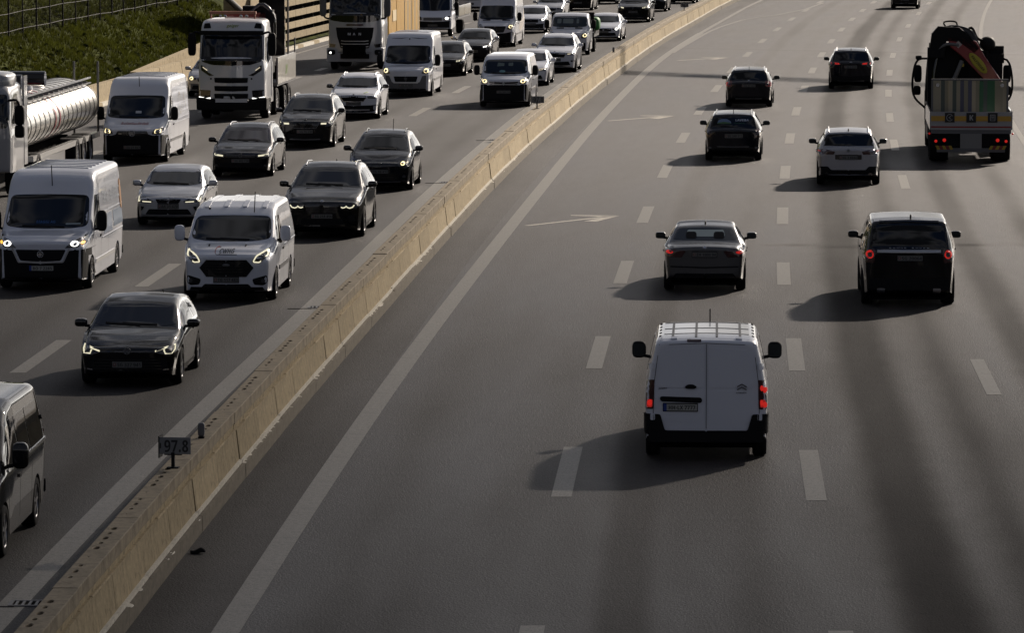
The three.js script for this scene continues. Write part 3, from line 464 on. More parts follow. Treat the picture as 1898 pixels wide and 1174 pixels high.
{
  const t = thing('plank_barrier', 'tall barrier of four pale horizontal planks on dark posts, behind the flatbed truck', 'barrier'), plank = prism([[-.06, -.15], [.06, -.15], [.06, .15], [-.06, .15]], 3.94);
  for (let D = 231; D < 330; D += 4) { const p = at(D + 2, -24.1), a = -refSlope(D + 2); [.42, .98, 1.56, 2.15].forEach((y, k) => { const m = mesh('plank', plank, conMats[(k + Math.round(D)) % 4], t); m.position.set(p.x + .0, y, p.z); m.rotation.y = a; }); const q = at(D, -24.28); const m = mesh('post', box(.14, 2.5, .14, 0, 1.25, 0), M.trim, t); m.position.copy(q); for (let k = 1; k < 8; k++) { const b = mesh('stay', box(.04, 2.2, .04, 0, 1.1, 0), M.under, t); b.position.copy(at(D + k * .5, -24.26)); } }
  const back = thing('screen_wall', 'dark boarding standing close behind the pale planks', 'wall'); for (let D = 231; D < 330; D += 6) { const m = mesh('board', box(.08, 2.4, 5.96, 0, 1.2, 0), M.under, back), p = at(D + 3, -24.6); m.position.copy(p); m.rotation.y = -refSlope(D + 3); }
  const k = thing('roadside_kerb', 'pale kerb along the left road edge below the planks', 'kerb'), kg = prism([[-.12, 0], [.12, 0], [.10, .14], [-.12, .14]], 1.97); for (let D = 118; D < 330; D += 2) { const m = mesh('kerb_stone', kg, D % 3 ? conPale : conMats[1], k), p = at(D + 1, -23.05); m.position.copy(p); m.rotation.y = -refSlope(D + 1); }
  const b = thing('bridge_abutment', 'pale concrete wall end above the crane of the flatbed truck, at the top edge', 'wall'); for (const [D, len, h, i] of [[226.2, 5.2, 4.6, 0], [231.45, 4.9, 4.6, 1]]) { const m = mesh('wall_panel', boxUV(new THREE.BoxGeometry(.5, h, len).translate(0, h / 2, -len / 2).toNonIndexed()), conMats[i], b); m.position.copy(at(D, -24.35)); m.rotation.y = -refSlope(D + 2); } { const p0 = at(221.5, -24.0, 3.3), p1 = at(231, -24.0, 1.75); mesh('sloping_rail', tube([p0.toArray(), p1.toArray()], .14, 4), M.trim, b); mesh('rail_post', new THREE.CylinderGeometry(.06, .06, 1.9, 8).translate(p1.x, .9, p1.z), M.trim, b); }
  const c = thing('equipment_cabinet', 'dark grey cabinet with a pale pole between the concrete block and the planks', 'cabinet'); mesh('cabinet_body', box(1.25, 3.4, .8, 0, 1.7, 0), M.anthracite, c); mesh('cabinet_door', box(.55, 2.9, .03, -.3, 1.7, .41), M.trim, c); mesh('pole', new THREE.CylinderGeometry(.05, .05, 4.2, 10).translate(.78, 2.1, .3), M.alu, c); c.position.copy(at(232, -22.35)); c.position.x -= .75;
}
const bankH = (off, D) => { const u = -24 - off; return u < 0 ? 0 : Math.min(u * .64, 2.2 + u * .34) + .12 * fbm(off * .5, D * .2, 3, 3) * Math.min(1, u); };
{
  const pos = [], idx = [], uv = [], nD_ = 150, nO = 44; for (let i = 0; i <= nD_; i++) for (let j = 0; j <= nO; j++) { const D = 100 + i * 1.8, o = -24 - 46 * (j / nO) ** 1.3, p = at(D, o, bankH(o, D)); pos.push(p.x, p.y + .005, p.z); uv.push(o, D); }
  for (let i = 0; i < nD_; i++) for (let j = 0; j < nO; j++) { const a = i * (nO + 1) + j, b = a + nO + 1; idx.push(a, b, a + 1, a + 1, b, b + 1); }
  const gt = tex(512, (x, y) => { const v = .55 + .5 * (nE(x, y) - .5) + .6 * (nD(x, y) - .5) + .3 * (nC(x, y) - .5); return [.55 * v, .62 * v, .16 * v]; }); gt.repeat.set(.12, .12);
  struct('grassy_bank', geo(pos, idx, uv), new THREE.MeshPhysicalMaterial({ map: gt, color: new THREE.Color().setRGB(.10, .105, .08), roughness: 1, specularIntensity: .04 }));
  const r = mulberry(5), bl = []; for (let k = 0; k < 7; k++) { const a = k / 7 * 6.28 + r(), h = .16 + r() * .18, w = .022; const t = V3(Math.cos(a) * .12, h, Math.sin(a) * .12); bl.push(geo([-w * Math.sin(a), 0, w * Math.cos(a), w * Math.sin(a), 0, -w * Math.cos(a), t.x, t.y, t.z], [0, 1, 2], [0, 0, 1, 0, .5, 1])); }
  const N = 30000, im = new THREE.InstancedMesh(merge(bl), new THREE.MeshPhysicalMaterial({ color: 0xffffff, roughness: 1, specularIntensity: .05, transmission: .3, side: THREE.DoubleSide }), N), mt = new THREE.Matrix4(), q = new THREE.Quaternion(), c = new THREE.Color();
  for (let i = 0; i < N; i++) { const D = 150 + r() * 92, o = -24.05 - 11 * r() ** 1.2, k = fbm(o * .55, D * .35, 7, 3), s = Math.max(.4, .6 + .8 * k + .3 * r()); q.setFromAxisAngle(V3(0, 1, 0), r() * 6.28); mt.compose(at(D, o, bankH(o, D)), q, V3(s, s * (.8 + .5 * r()), s)); im.setMatrixAt(i, mt); const f = .65 + .7 * r() + .8 * k, y = r() < .02 ? 1.6 : 1; im.setColorAt(i, c.setRGB(.048 * f * y, .054 * f * (y > 1 ? 1.3 : 1), .008 * f)); }
  im.name = 'grass'; im.userData = { kind: 'stuff', label: 'rough dark green grass on the roadside bank', category: 'grass' }; im.castShadow = im.receiveShadow = true; scene.add(im);
  const lm = new THREE.InstancedMesh(merge([0, 1, 2, 3, 4].map(k => new THREE.CircleGeometry(.07, 5).rotateX(-.9).translate(0, .05, .06).rotateY(k * 1.26))), new THREE.MeshPhysicalMaterial({ color: 0xffffff, roughness: 1, specularIntensity: .05, transmission: .3, side: THREE.DoubleSide }), 450);
  for (let i = 0; i < 450; i++) { const D = 150 + r() * 92, o = -24.3 - 8 * r(), s = .6 + r() * 1.2; q.setFromAxisAngle(V3(0, 1, 0), r() * 6.28); mt.compose(at(D, o, bankH(o, D) + .06), q, V3(s, s, s)); lm.setMatrixAt(i, mt); const f = .6 + .8 * r(); lm.setColorAt(i, c.setRGB(.018 * f, .024 * f, .005 * f)); }
  lm.name = 'ground_cover'; lm.userData = { kind: 'stuff', label: 'broad-leaved weeds scattered through the bank grass', category: 'weeds' }; scene.add(lm);
  const F = thing('wire_fence', 'dark wire fence on slim posts near the top of the grassy bank', 'fence'); const top = D => at(D, -27.7, bankH(-27.7, D));
  const pts = [[], [], []]; for (let D = 170, i = 0; D < 250; D += 3.1, i++) { const p = top(D), m = mesh('fence_post', new THREE.CylinderGeometry(i % 2 ? .025 : .04, .04, 2.0, 6).translate(0, 1, 0), M.trim, F); m.position.copy(p); [.3, 1.0, 1.9].forEach((h, k) => pts[k].push([p.x, p.y + h, p.z])); }
  for (const p of pts) mesh('fence_wire', tube(p, .012, 60, 4), M.trim, F);
  const wires = []; for (let D = 170; D < 248; D += .2) { const p = top(D); wires.push(box(.008, 1.75, .008, p.x, p.y + 1.0, p.z)); } const wm = mesh('wire_mesh', merge(wires), M.trim, F); wm.userData.kind = 'stuff';
}
// the sign gantry beyond the right-hand frame edge whose shadow crosses the lanes
{
  const t = thing('sign_gantry', 'steel sign gantry reaching obliquely over the right lanes, above the frame', 'gantry'); const A = V3(32.1, 9, -212.3), B = V3(12.7, 9, -230.8), d = B.clone().sub(A), L = d.length(), y = Math.atan2(d.x, d.z);
  const arm = new THREE.Group(); arm.name = 'beam'; arm.position.copy(A); arm.rotation.y = y; t.add(arm); for (const [dx, dy] of [[-.4, 0], [.4, 0], [-.4, .8], [.4, .8]]) mesh('chord', box(.14, .14, L, dx, dy - .4, L / 2), M.steel, arm); for (let z = .6; z < L; z += 1.3) for (const dx of [-.4, .4]) mesh('strut', new THREE.BoxGeometry(.07, 1.5, .07).rotateX((Math.round(z / 1.3) % 2 ? 1 : -1) * 1.0).translate(dx, 0, z), M.steel, arm);
  for (const [z, w, hh] of [[10.5, 2.4, 1.0], [19, 3, 1.2]]) mesh('sign_board', box(.12, hh * .8, w, .5, -.1, z), M.grey, arm); mesh('column', new THREE.CylinderGeometry(.25, .3, 9.6, 14).translate(A.x, 4.8, A.z), M.steel, t);
}

// ------------------------------------------------------------------ passenger cars
function carSpec(o) {
  const { L, W, H } = o, nose = o.nose ?? .66, cowl = o.cowl, wst = o.wst, re = o.roofEnd, rb = o.rwb, tail = o.tail ?? rb[1] - .06;
  return { L, W, H, paint: o.paint, roofW: o.roofW ?? .75, wheels: o.wheels ?? [L * .195, L * .805], wr: o.wr ?? .33, archR: o.archR ?? .385, noseR: o.noseR ?? .13, tailR: o.tailR ?? .1, noseBow: o.noseBow ?? .17, tailBow: o.tailBow ?? .09, crown: o.crown ?? .04, hoodR: o.hoodR ?? .1, roofR: o.roofR,
    prof: [[0, nose], [.10, nose + .04], [.3, lerp(nose + .05, cowl[1], .32)], [cowl[0] * .6, lerp(nose, cowl[1], .74)], cowl, wst, [wst[0] + .35, H - .025], [wst[0] + .8, H], [re[0] - .5, lerp(H, re[1], .45)], re, rb, ...(o.boot ? o.boot : []), [L, tail]],
    belt: o.belt ?? [[0, nose - .08], [cowl[0], cowl[1] - .085], [L * .45, cowl[1] - .03], [L * .8, rb[1] - .03], [L, tail - .08]],
    plan: o.plan ?? [[0, .9], [.3, .955], [.9, 1], [L - 1, 1], [L - .35, .965], [L, .91]],
    bot: o.bot ?? [[0, .22], [.5, .19], [L - .6, .21], [L, .33]], step: o.step, blur: o.blur };
}
class Car extends Vehicle {
  constructor(name, label, category, o) {
    super(name, label, category, carSpec(o)); this.o = o; const { L, W, H } = o, v = this;
    const [cz, cy] = o.cowl, [wz, wy] = o.wst;
    v.windscreen({ y0: cy + .055, y1: wy - .01, mat: o.screen ?? M.glass });
    const b = table(v.S.belt), t = table(v.S.prof), zc = o.glassEnd ?? [o.rwb[0] - .42, o.roofEnd[0] - .15], zb = o.bPillar ?? lerp(cz, L, .52), zA = cz + .30, zT = wz + .10, yT = z => t(z) - .10;
    const dlo = rp([[zA, b(zA) + .035, .03], [zT, yT(zT), .06], [lerp(zT, zc[1], .5), yT(lerp(zT, zc[1], .5)) + .008, .2], [zc[1], yT(zc[1]) - .01, .07], [zc[0], b(zc[0]) + .05, .05], [lerp(zA, zc[0], .5), b(lerp(zA, zc[0], .5)) + .03, .1]], .05);
    v.side('window_trim', dlo, M.gloss, { off: .002, thick: .004 });
    const g = (z0, z1, in_ = .025) => { const p = clipTo(clipTo(dlo, 0, z0, 1), 0, z1, -1); const c = p.reduce((a, q) => [a[0] + q[0] / p.length, a[1] + q[1] / p.length], [0, 0]); return p.map(q => [q[0] + Math.sign(c[0] - q[0]) * Math.min(in_, Math.abs(c[0] - q[0])), q[1] + Math.sign(c[1] - q[1]) * Math.min(in_, Math.abs(c[1] - q[1]))]); };
    v.side('side_window', g(zA - .2, zb - .01), M.glass, { off: .005 });
    if (!o.twoDoor) { const zd = o.cPillar ?? Math.min(zc[0] - .25, zb + 1.0); v.side('side_window', g(zb + .05, zd), M.glass, { off: .005 }); if (zc[0] - zd > .3) v.side('side_window', g(zd + .04, 99), M.glass, { off: .005 }); }
    v.rearWindow({ y0: o.rwb[1] + .05, y1: o.roofEnd[1] - .06, mat: o.rearGlass ?? M.glass, name: 'rear_window' });
    // sills, seams, handles
    v.side('sill_trim', [[v.S.wheels[0] + .42, .20], [v.S.wheels[1] - .42, .20], [v.S.wheels[1] - .42, .30], [v.S.wheels[0] + .42, .30]], o.clad ?? M.trim, { off: .004 });
    if (o.clad) for (const wz2 of v.S.wheels) { const R = v.S.archR, a = []; for (let i = 0; i <= 14; i++) { const q = i / 14 * Math.PI; a.push([wz2 - (R + .035) * Math.cos(q), v.S.wr + (R + .035) * Math.sin(q)]); } v.side('wheel_arch_trim', stroke(a, .06), o.clad, { off: .005, thick: 0 }); }
    const zd0 = v.S.wheels[0] + .42;
    v.seam([[zA + .05, b(zA) + .0], [zd0 + .08, .62], [zd0, .32]]); v.seam([[zb + .02, b(zb)], [zb + .02, .34]]); if (!o.twoDoor) v.seam([[zb + .95, b(zb + .95)], [v.S.wheels[1] - .33, .62]]);
    for (const z of o.twoDoor ? [zb - .25] : [zb - .22, zb + .76]) v.side('door_handle', rect(z - .1, b(z) - .12, z + .1, b(z) - .09, .012), o.handle ?? o.paint, { off: .022, cell: .2, thick: .02 });
    v.wheels(v.S.wr, { w: o.tw ?? .22, spokes: o.spokes ?? 5, mat: o.rimMat ?? M.rim });
    if (!o.noMirror) v.mirrors(zA + .12, cy + .05, { mat: o.mirrorMat ?? o.paint });
    if (o.rails) v.rails(wz + .25, o.roofEnd[0] - .1, W / 2 * v.S.roofW - .11, H, o.rails);
    if (o.fin) v.antenna(o.roofEnd[0] - .3, 0, .1, 0, true);
    // bonnet shut line
    const hx = v.gw(cy) - .10; v.put('bonnet_seam', 'front', stroke([[hx, cy - .02], [hx - .02, lerp(v.S.prof[0][1], cy, .55)], [hx - .10, v.S.prof[0][1] + .045], [0, v.S.prof[0][1] + .045]], .01), M.seam, { m: true, off: .0015, thick: 0, cell: .25 });
    v.put('under_tray', 'front', sym([[0, .30], [W * .36, .29], [W * .40, .23], [0, .225]]), M.trim, { off: .006 });
  }
}
const tailLamps = (v, pts, lit, { mat = M.redDark, off = .008 } = {}) => { const o = v.put('tail_light', 'rear', pts, mat, { m: false, off }), q = v.put('tail_light', 'rear', mirrorPts(pts), mat, { off }); if (lit) { v.put('rear_lamp', 'rear', lit.pts, lit.mat, { off: off + .008, parent: o, cell: .2 }); v.put('rear_lamp', 'rear', mirrorPts(lit.pts), lit.mat, { off: off + .008, parent: q, cell: .2 }); } };
const headLamps = (v, pts, lit = [], { mat = M.lensDark, off = .007 } = {}) => { const o = v.put('headlight', 'front', pts, mat, { off }), q = v.put('headlight', 'front', mirrorPts(pts), mat, { off }); for (const l of lit) { if (l.side !== -1) v.put('head_lamp', 'front', l.pts, l.mat, { off: off + .008, parent: o, cell: .2 }); if (l.side !== 1) v.put('head_lamp', 'front', mirrorPts(l.pts), l.mat, { off: off + .008, parent: q, cell: .2 }); } };
const slats = (v, x, y0, y1, n, mat = M.gloss) => { for (let i = 0; i < n; i++) { const y = lerp(y0, y1, (i + .5) / n); v.put('grille_bar', 'front', [[-x, y - .008], [x, y - .008], [x, y + .008], [-x, y + .008]], mat, { off: .016, cell: .25 }); } };

// 1 ---- black hatchback alone in the nearest lane
{
  const v = new Car('hatchback_car', 'black hatchback with thin angular running lights, nearest whole car before the kilometre sign', 'car', { L: 4.28, W: 1.80, H: 1.47, paint: M.black, nose: .68, cowl: [1.05, .97], wst: [1.82, 1.37], roofEnd: [3.72, 1.37], rwb: [4.1, 1.0], spokes: 5, twoDoor: false, wr: .33 });
  const drl = [[.49, .645], [.80, .735], [.815, .665], [.775, .612], [.665, .605], [.64, .665]];
  headLamps(v, rp([[.44, .655], [.84, .75], [.87, .66], [.80, .59], [.62, .585], [.5, .62]], .02), [{ pts: stroke(drl, .022), mat: M.dayLight }]);
  v.put('grille', 'front', sym(rp([[0, .655], [.48, .66], [.5, .635], [0, .625]], .005)), M.gloss, { off: .004 });
  v.put('lower_grille', 'front', sym(rp([[0, .53], [.66, .53], [.78, .40], [.6, .29], [0, .29]], .04)), M.trim, { off: .004 });
  slats(v, .6, .31, .52, 4, M.gloss);
  v.roundel('front', 0, .655, .062, M.grey, 'vw');
  v.plate('front', 0, .415, 'SG 327 941'); v.antenna(3.4, .25, .05, .12);
  v.put('fog_trim', 'front', rp([[.62, .33], [.86, .36], [.86, .335], [.62, .305]], .01), M.chrome, { m: true, off: .01 });
  v.park(83.6, -8.14);
}
// 2 ---- black large SUV
{
  const v = new Car('suv', 'large black SUV with wavy white running lights, right behind the van with the bonnet logo', 'SUV', { L: 4.92, W: 2.0, H: 1.75, paint: M.black, nose: .88, cowl: [1.3, 1.20], wst: [2.15, 1.64], roofEnd: [4.35, 1.63], rwb: [4.75, 1.2], wr: .39, archR: .44, tw: .27, rails: M.chrome, fin: true, roofW: .73, hoodR: .14, noseBow: .15, rimMat: M.rim, spokes: 5 });
  headLamps(v, rp([[.44, .87], [.82, .91], [.86, .82], [.78, .76], [.46, .77]], .03), [{ pts: stroke([[.47, .785], [.52, .765], [.57, .78], [.6, .81], [.62, .78], [.68, .76], [.75, .78], [.79, .83]], .026), mat: M.dayLight }]);
  for (const s of [1, -1]) v.put('grille', 'front', rp([[s * .04, .86], [s * .40, .86], [s * .42, .78], [s * .36, .64], [s * .05, .64]], .04), M.gloss, { off: .012 });
  v.put('lower_grille', 'front', sym(rp([[0, .5], [.5, .5], [.56, .36], [0, .34]], .03)), M.trim, { off: .005 });
  v.put('air_intake', 'front', rp([[.62, .56], [.86, .62], [.86, .44], [.66, .42]], .03), M.trim, { m: true, off: .005 });
  v.roundel('front', 0, .93, .045, M.chrome, 'ring'); v.plate('front', 0, .56, 'SG 218 456');
  v.park(117.3, -7.75);
}
// 3 ---- dark blue compact minivan with one warm headlamp visible
{
  const v = new Car('minivan', 'dark blue minivan with one warm headlight, right behind the large black SUV beside the wall', 'car', { L: 4.38, W: 1.83, H: 1.63, paint: M.navy, nose: .76, cowl: [.95, 1.10], wst: [1.95, 1.53], roofEnd: [3.8, 1.52], rwb: [4.2, 1.12], roofW: .73, wr: .33, rails: M.navy, antenna: true });
  headLamps(v, rp([[.5, .80], [.86, .96], [.88, .86], [.80, .74], [.56, .70]], .04), [{ pts: oval(.66, .78, .06, .05, 14), mat: M.warmLamp }, { pts: rp([[.74, .80], [.83, .88], [.84, .84], [.77, .78]], .01), mat: M.dimLamp }], { mat: M.lens });
  v.put('grille', 'front', sym(rp([[0, .74], [.44, .76], [.46, .71], [0, .68]], .02)), M.gloss, { off: .005 });
  v.put('lower_grille', 'front', sym(rp([[0, .54], [.62, .54], [.54, .33], [0, .31]], .05)), M.trim, { off: .005 }); slats(v, .52, .34, .52, 4);
  v.put('fog_light', 'front', oval(.7, .42, .05, .045, 12), M.lens, { m: true, off: .008 });
  v.put('chin_strip', 'front', sym([[0, .275], [.6, .285], [.6, .26], [0, .25]]), M.grey, { off: .012 });
  v.roundel('front', 0, .79, .045, M.grey, 'oval'); v.plate('front', 0, .56, 'TG 98 412'); v.antenna(3.5, .1, .3, -.2);
  v.park(134.5, -7.82);
}
// 4 ---- white small hatchback
{
  const v = new Car('hatchback_car', 'white hatchback with triangular running lights between the two front white vans', 'car', { L: 4.06, W: 1.75, H: 1.45, paint: M.silver, nose: .70, cowl: [1.0, .97], wst: [1.8, 1.36], roofEnd: [3.55, 1.35], rwb: [3.92, 1.0], wr: .32, spokes: 5 });
  headLamps(v, rp([[.38, .645], [.78, .80], [.85, .72], [.80, .61], [.44, .60]], .02), [{ pts: stroke([[.80, .74], [.78, .635], [.44, .622]], .024), mat: M.dayLight }]);
  v.put('grille', 'front', sym(rp([[0, .70], [.33, .69], [.27, .585], [0, .585]], .02)), M.trim, { off: .005 });
  v.put('lower_grille', 'front', sym(rp([[0, .44], [.50, .44], [.6, .30], [0, .30]], .03)), M.trim, { off: .005 });
  v.put('fog_recess', 'front', rp([[.62, .50], [.84, .52], [.84, .40], [.68, .40]], .03), M.trim, { m: true, off: .005 });
  v.roundel('front', 0, .65, .05, M.chrome, 's'); v.plate('front', 0, .515, 'AR 31 670');
  v.put('lip', 'front', sym([[0, .30], [.62, .30], [.70, .33], [.70, .30], [.62, .265], [0, .265]]), M.greySilver, { off: .014 });
  v.park(121.4, -12.07);
}
// 5 ---- black estate with a plum windscreen
{
  const v = new Car('estate_car', 'black estate car with reddish windscreen, ahead of the black SUV in the middle lane', 'car', { L: 4.65, W: 1.82, H: 1.50, paint: M.black, nose: .70, cowl: [1.1, .99], wst: [1.95, 1.39], roofEnd: [4.2, 1.40], rwb: [4.5, 1.02], screen: M.glassPlum, rails: M.chrome, wr: .33 });
  headLamps(v, rp([[.44, .67], [.82, .72], [.86, .66], [.80, .60], [.5, .60]], .02), [{ pts: stroke([[.52, .645], [.74, .665], [.80, .685]], .04), mat: M.dayLight }]);
  v.put('grille', 'front', sym(rp([[0, .70], [.44, .70], [.46, .60], [0, .58]], .02)), M.gloss, { off: .005 }); slats(v, .42, .6, .69, 2, M.grey);
  v.put('lower_grille', 'front', sym(rp([[0, .45], [.6, .45], [.66, .32], [0, .30]], .03)), M.trim, { off: .005 });
  v.roundel('front', 0, .655, .06, M.grey, 'vw'); v.plate('front', 0, .50, 'SG 402 118');
  v.put('fog_light', 'front', oval(.72, .36, .04, .035, 10), M.lens, { m: true, off: .008 });
  v.park(140.4, -12.44);
}
// 6 ---- black SUV with a broad radiator frame
{
  const v = new Car('suv', 'black SUV with a framed wide grille, straight in front of a white SUV', 'SUV', { L: 4.69, W: 1.86, H: 1.66, paint: M.black, nose: .84, cowl: [1.15, 1.12], wst: [2.0, 1.56], roofEnd: [4.15, 1.56], rwb: [4.5, 1.14], wr: .355, archR: .41, clad: M.trim, rails: M.chrome, fin: true });
  headLamps(v, rp([[.46, .83], [.84, .87], [.88, .80], [.80, .74], [.5, .755]], .02), [{ pts: stroke([[.52, .80], [.68, .80], [.84, .84]], .045), mat: M.dayLight }]);
  v.put('grille', 'front', sym(rp([[0, .87], [.43, .87], [.46, .80], [.38, .65], [0, .63]], .03)), M.gloss, { off: .006 });
  v.put('grille_frame', 'front', stroke([[-.42, .87], [-.45, .79], [-.37, .66], [0, .645], [.37, .66], [.45, .79], [.42, .87]], .022), M.grey, { off: .018, cell: .2 });
  for (let i = -4; i <= 4; i++) if (i) v.put('grille_bar', 'front', [[i * .085 - .007, .67], [i * .085 + .007, .67], [i * .085 + .007, .85], [i * .085 - .007, .85]], M.trim, { off: .014, cell: .3 });
  v.put('lower_grille', 'front', sym(rp([[0, .46], [.62, .47], [.56, .32], [0, .30]], .03)), M.trim, { off: .005 });
  v.put('chin_strip', 'front', sym([[0, .30], [.5, .31], [.5, .275], [0, .265]]), M.grey, { off: .014 });
  v.roundel('front', 0, .92, .042, M.grey, 'ring'); v.plate('front', 0, .545, 'SG 76 230');
  v.park(155.1, -12.13);
}
// 7 ---- white SUV
{
  const v = new Car('suv', 'white SUV with dark lower bumper, straight behind the black SUV with the framed grille', 'SUV', { L: 4.39, W: 1.84, H: 1.60, paint: M.white, nose: .86, cowl: [1.1, 1.10], wst: [1.9, 1.50], roofEnd: [3.9, 1.50], rwb: [4.25, 1.12], wr: .345, archR: .41, clad: M.trim, rails: M.alu, mirrorMat: M.gloss });
  headLamps(v, rp([[.48, .84], [.84, .88], [.88, .81], [.80, .75], [.52, .76]], .02), [{ pts: stroke([[.54, .79], [.80, .815]], .05), mat: M.lens }], { mat: M.lens });
  v.put('grille', 'front', sym(rp([[0, .85], [.44, .86], [.46, .80], [.36, .66], [0, .64]], .03)), M.trim, { off: .006 });
  v.put('grille_frame', 'front', stroke([[-.44, .86], [-.46, .79], [-.36, .66], [0, .645], [.36, .66], [.46, .79], [.44, .86]], .02), M.chrome, { off: .018, cell: .2 });
  v.put('lower_grille', 'front', sym(rp([[0, .5], [.64, .52], [.84, .55], [.86, .42], [.72, .29], [0, .25]], .04)), M.trim, { off: .006 });
  v.put('chin_strip', 'front', sym([[0, .36], [.58, .37], [.58, .34], [0, .33]]), M.alu, { off: .016 });
  v.put('bonnet_badge', 'front', rp([[.34, .955], [.5, .99], [.5, .97], [.36, .94]], .01), std(.30, .42, .05, .5), { off: .004 });
  v.roundel('front', 0, .90, .04, M.grey, 'ring'); v.plate('front', 0, .585, 'ZH 455 820');
  v.park(172.7, -12.36);
}
// 8 ---- white SUV beside the wall further back
{
  const v = new Car('suv', 'white SUV in the wall-side lane in front of the open white pickup truck', 'SUV', { L: 4.70, W: 1.88, H: 1.66, paint: M.white, nose: .88, cowl: [1.15, 1.14], wst: [2.0, 1.56], roofEnd: [4.2, 1.56], rwb: [4.55, 1.15], wr: .36, archR: .42, rails: M.alu, clad: M.grey });
  headLamps(v, rp([[.5, .87], [.84, .90], [.89, .84], [.82, .77], [.54, .79]], .02), [{ pts: stroke([[.56, .825], [.82, .845]], .035), mat: M.dimLamp }], { mat: M.lens });
  v.put('grille', 'front', sym(rp([[0, .87], [.45, .88], [.48, .82], [.40, .68], [0, .66]], .03)), M.trim, { off: .006 });
  v.put('grille_frame', 'front', stroke([[-.45, .88], [-.48, .81], [-.4, .68], [0, .665], [.4, .68], [.48, .81], [.45, .88]], .02), M.chrome, { off: .018, cell: .2 });
  v.put('lower_grille', 'front', sym(rp([[0, .48], [.62, .5], [.7, .34], [0, .30]], .04)), M.trim, { off: .006 });
  v.put('chin_strip', 'front', sym([[0, .32], [.58, .33], [.58, .28], [0, .27]]), M.alu, { off: .016 });
  v.put('fog_recess', 'front', rp([[.70, .55], [.86, .56], [.86, .48], [.72, .48]], .02), M.trim, { m: true });
  v.roundel('front', 0, .93, .04, M.grey, 'ring'); v.plate('front', 0, .575, 'SG 184 005');
  v.park(211.9, -7.79);
}
// 9 ---- the smaller far cars facing the camera
function farCar(name, label, cat, D, off, o, face = {}) {
  const v = new Car(name, label, cat, { ...o, step: .09 }), y = (o.nose ?? .68) - .01, w = o.W / 2;
  const lamp = rp([[w * .5, y], [w * .9, y + .06], [w * .95, y - .01], [w * .86, y - .08], [w * .54, y - .07]], .02);
  headLamps(v, lamp, face.lamp ? [{ pts: face.bar ? stroke([[w * .56, y - .03], [w * .88, y + .02]], .05) : oval(w * .74, y - .02, .075, .06, 12), mat: face.lamp, side: face.side }] : [], { mat: face.lens ?? M.lens });
  v.put('grille', 'front', sym(rp([[0, y], [w * .46, y], [w * .44, y - (face.gh ?? .14)], [0, y - (face.gh ?? .14)]], .03)), M.trim, { off: .006 });
  if (face.split) v.put('grille_bar', 'front', rect(-.03, y - .14, .03, y, .01), o.paint, { off: .014 });
  v.put('lower_grille', 'front', sym(rp([[0, .46], [w * .66, .46], [w * .74, .31], [0, .29]], .03)), M.trim, { off: .006 });
  if (face.dark) v.put('lower_bumper', 'front', sym(rp([[0, .50], [w * .93, .54], [w * .93, .28], [0, .26]], .03)), face.dark, { off: .004 });
  if (face.chin) v.put('chin_strip', 'front', sym([[0, .30], [w * .62, .31], [w * .62, .25], [0, .24]]), face.chin, { off: .016 });
  v.roundel('front', 0, y - .03, .05, M.grey, face.mark ?? 'ring'); v.plate('front', 0, face.py ?? .5, face.plate ?? 'SG 100 200');
  v.park(D, off); return v;
}
farCar('hatchback_car', 'white car half hidden behind the low white van with the grey bumper', 'car', 198.9, -8.0, { L: 4.3, W: 1.80, H: 1.48, paint: M.white, nose: .72, cowl: [1.05, 1.0], wst: [1.85, 1.38], roofEnd: [3.75, 1.38], rwb: [4.1, 1.0], spokes: 7 }, { lamp: M.dimLamp, bar: true, plate: 'TG 41 377' });
farCar('estate_car', 'black estate with bright bar light half hidden behind the older white van', 'car', 208.1, -12.31, { L: 4.6, W: 1.81, H: 1.47, paint: M.black, nose: .70, cowl: [1.1, .98], wst: [1.95, 1.37], roofEnd: [4.1, 1.37], rwb: [4.45, 1.0], rails: M.black }, { lamp: M.dayLight, bar: true, lens: M.lensDark, plate: 'ZH 871 344', mark: 'vw' });
farCar('saloon_car', 'dark grey car with bright lower light in front of the van with the spoked emblem', 'car', 223.5, -12.55, { L: 4.6, W: 1.82, H: 1.50, paint: M.anthracite, nose: .74, cowl: [1.1, 1.02], wst: [1.95, 1.40], roofEnd: [4.0, 1.38], rwb: [4.4, 1.02], mirrorMat: M.chrome }, { lamp: M.whiteLamp, bar: true, lens: M.lensDark, plate: 'SG 66 109' });
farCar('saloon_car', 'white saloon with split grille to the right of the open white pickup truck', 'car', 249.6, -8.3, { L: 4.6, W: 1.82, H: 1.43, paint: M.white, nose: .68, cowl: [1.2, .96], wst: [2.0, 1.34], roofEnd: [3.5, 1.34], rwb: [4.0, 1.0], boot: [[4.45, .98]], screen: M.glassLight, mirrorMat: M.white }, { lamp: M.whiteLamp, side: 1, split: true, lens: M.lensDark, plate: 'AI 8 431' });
farCar('hatchback_car', 'white boxy hatchback with dark lower bumper, right of the van with the spoked emblem', 'car', 261.7, -13.22, { L: 4.0, W: 1.75, H: 1.50, paint: M.white, nose: .78, cowl: [.95, 1.03], wst: [1.75, 1.41], roofEnd: [3.5, 1.40], rwb: [3.85, 1.03] }, { lamp: M.whiteLamp, side: 1, dark: M.trim, gh: .18, plate: 'TG 150 922' });
farCar('suv', 'black SUV with hooked white running lights, farthest large car along the median wall', 'SUV', 279.6, -9.0, { L: 4.7, W: 1.95, H: 1.66, paint: M.black, nose: .90, cowl: [1.15, 1.13], wst: [2.0, 1.55], roofEnd: [4.2, 1.55], rwb: [4.5, 1.15], wr: .36, archR: .42, rails: M.alu }, { lamp: M.dayLight, bar: true, lens: M.lensDark, chin: M.alu, plate: 'SG 9 887', py: .62 });
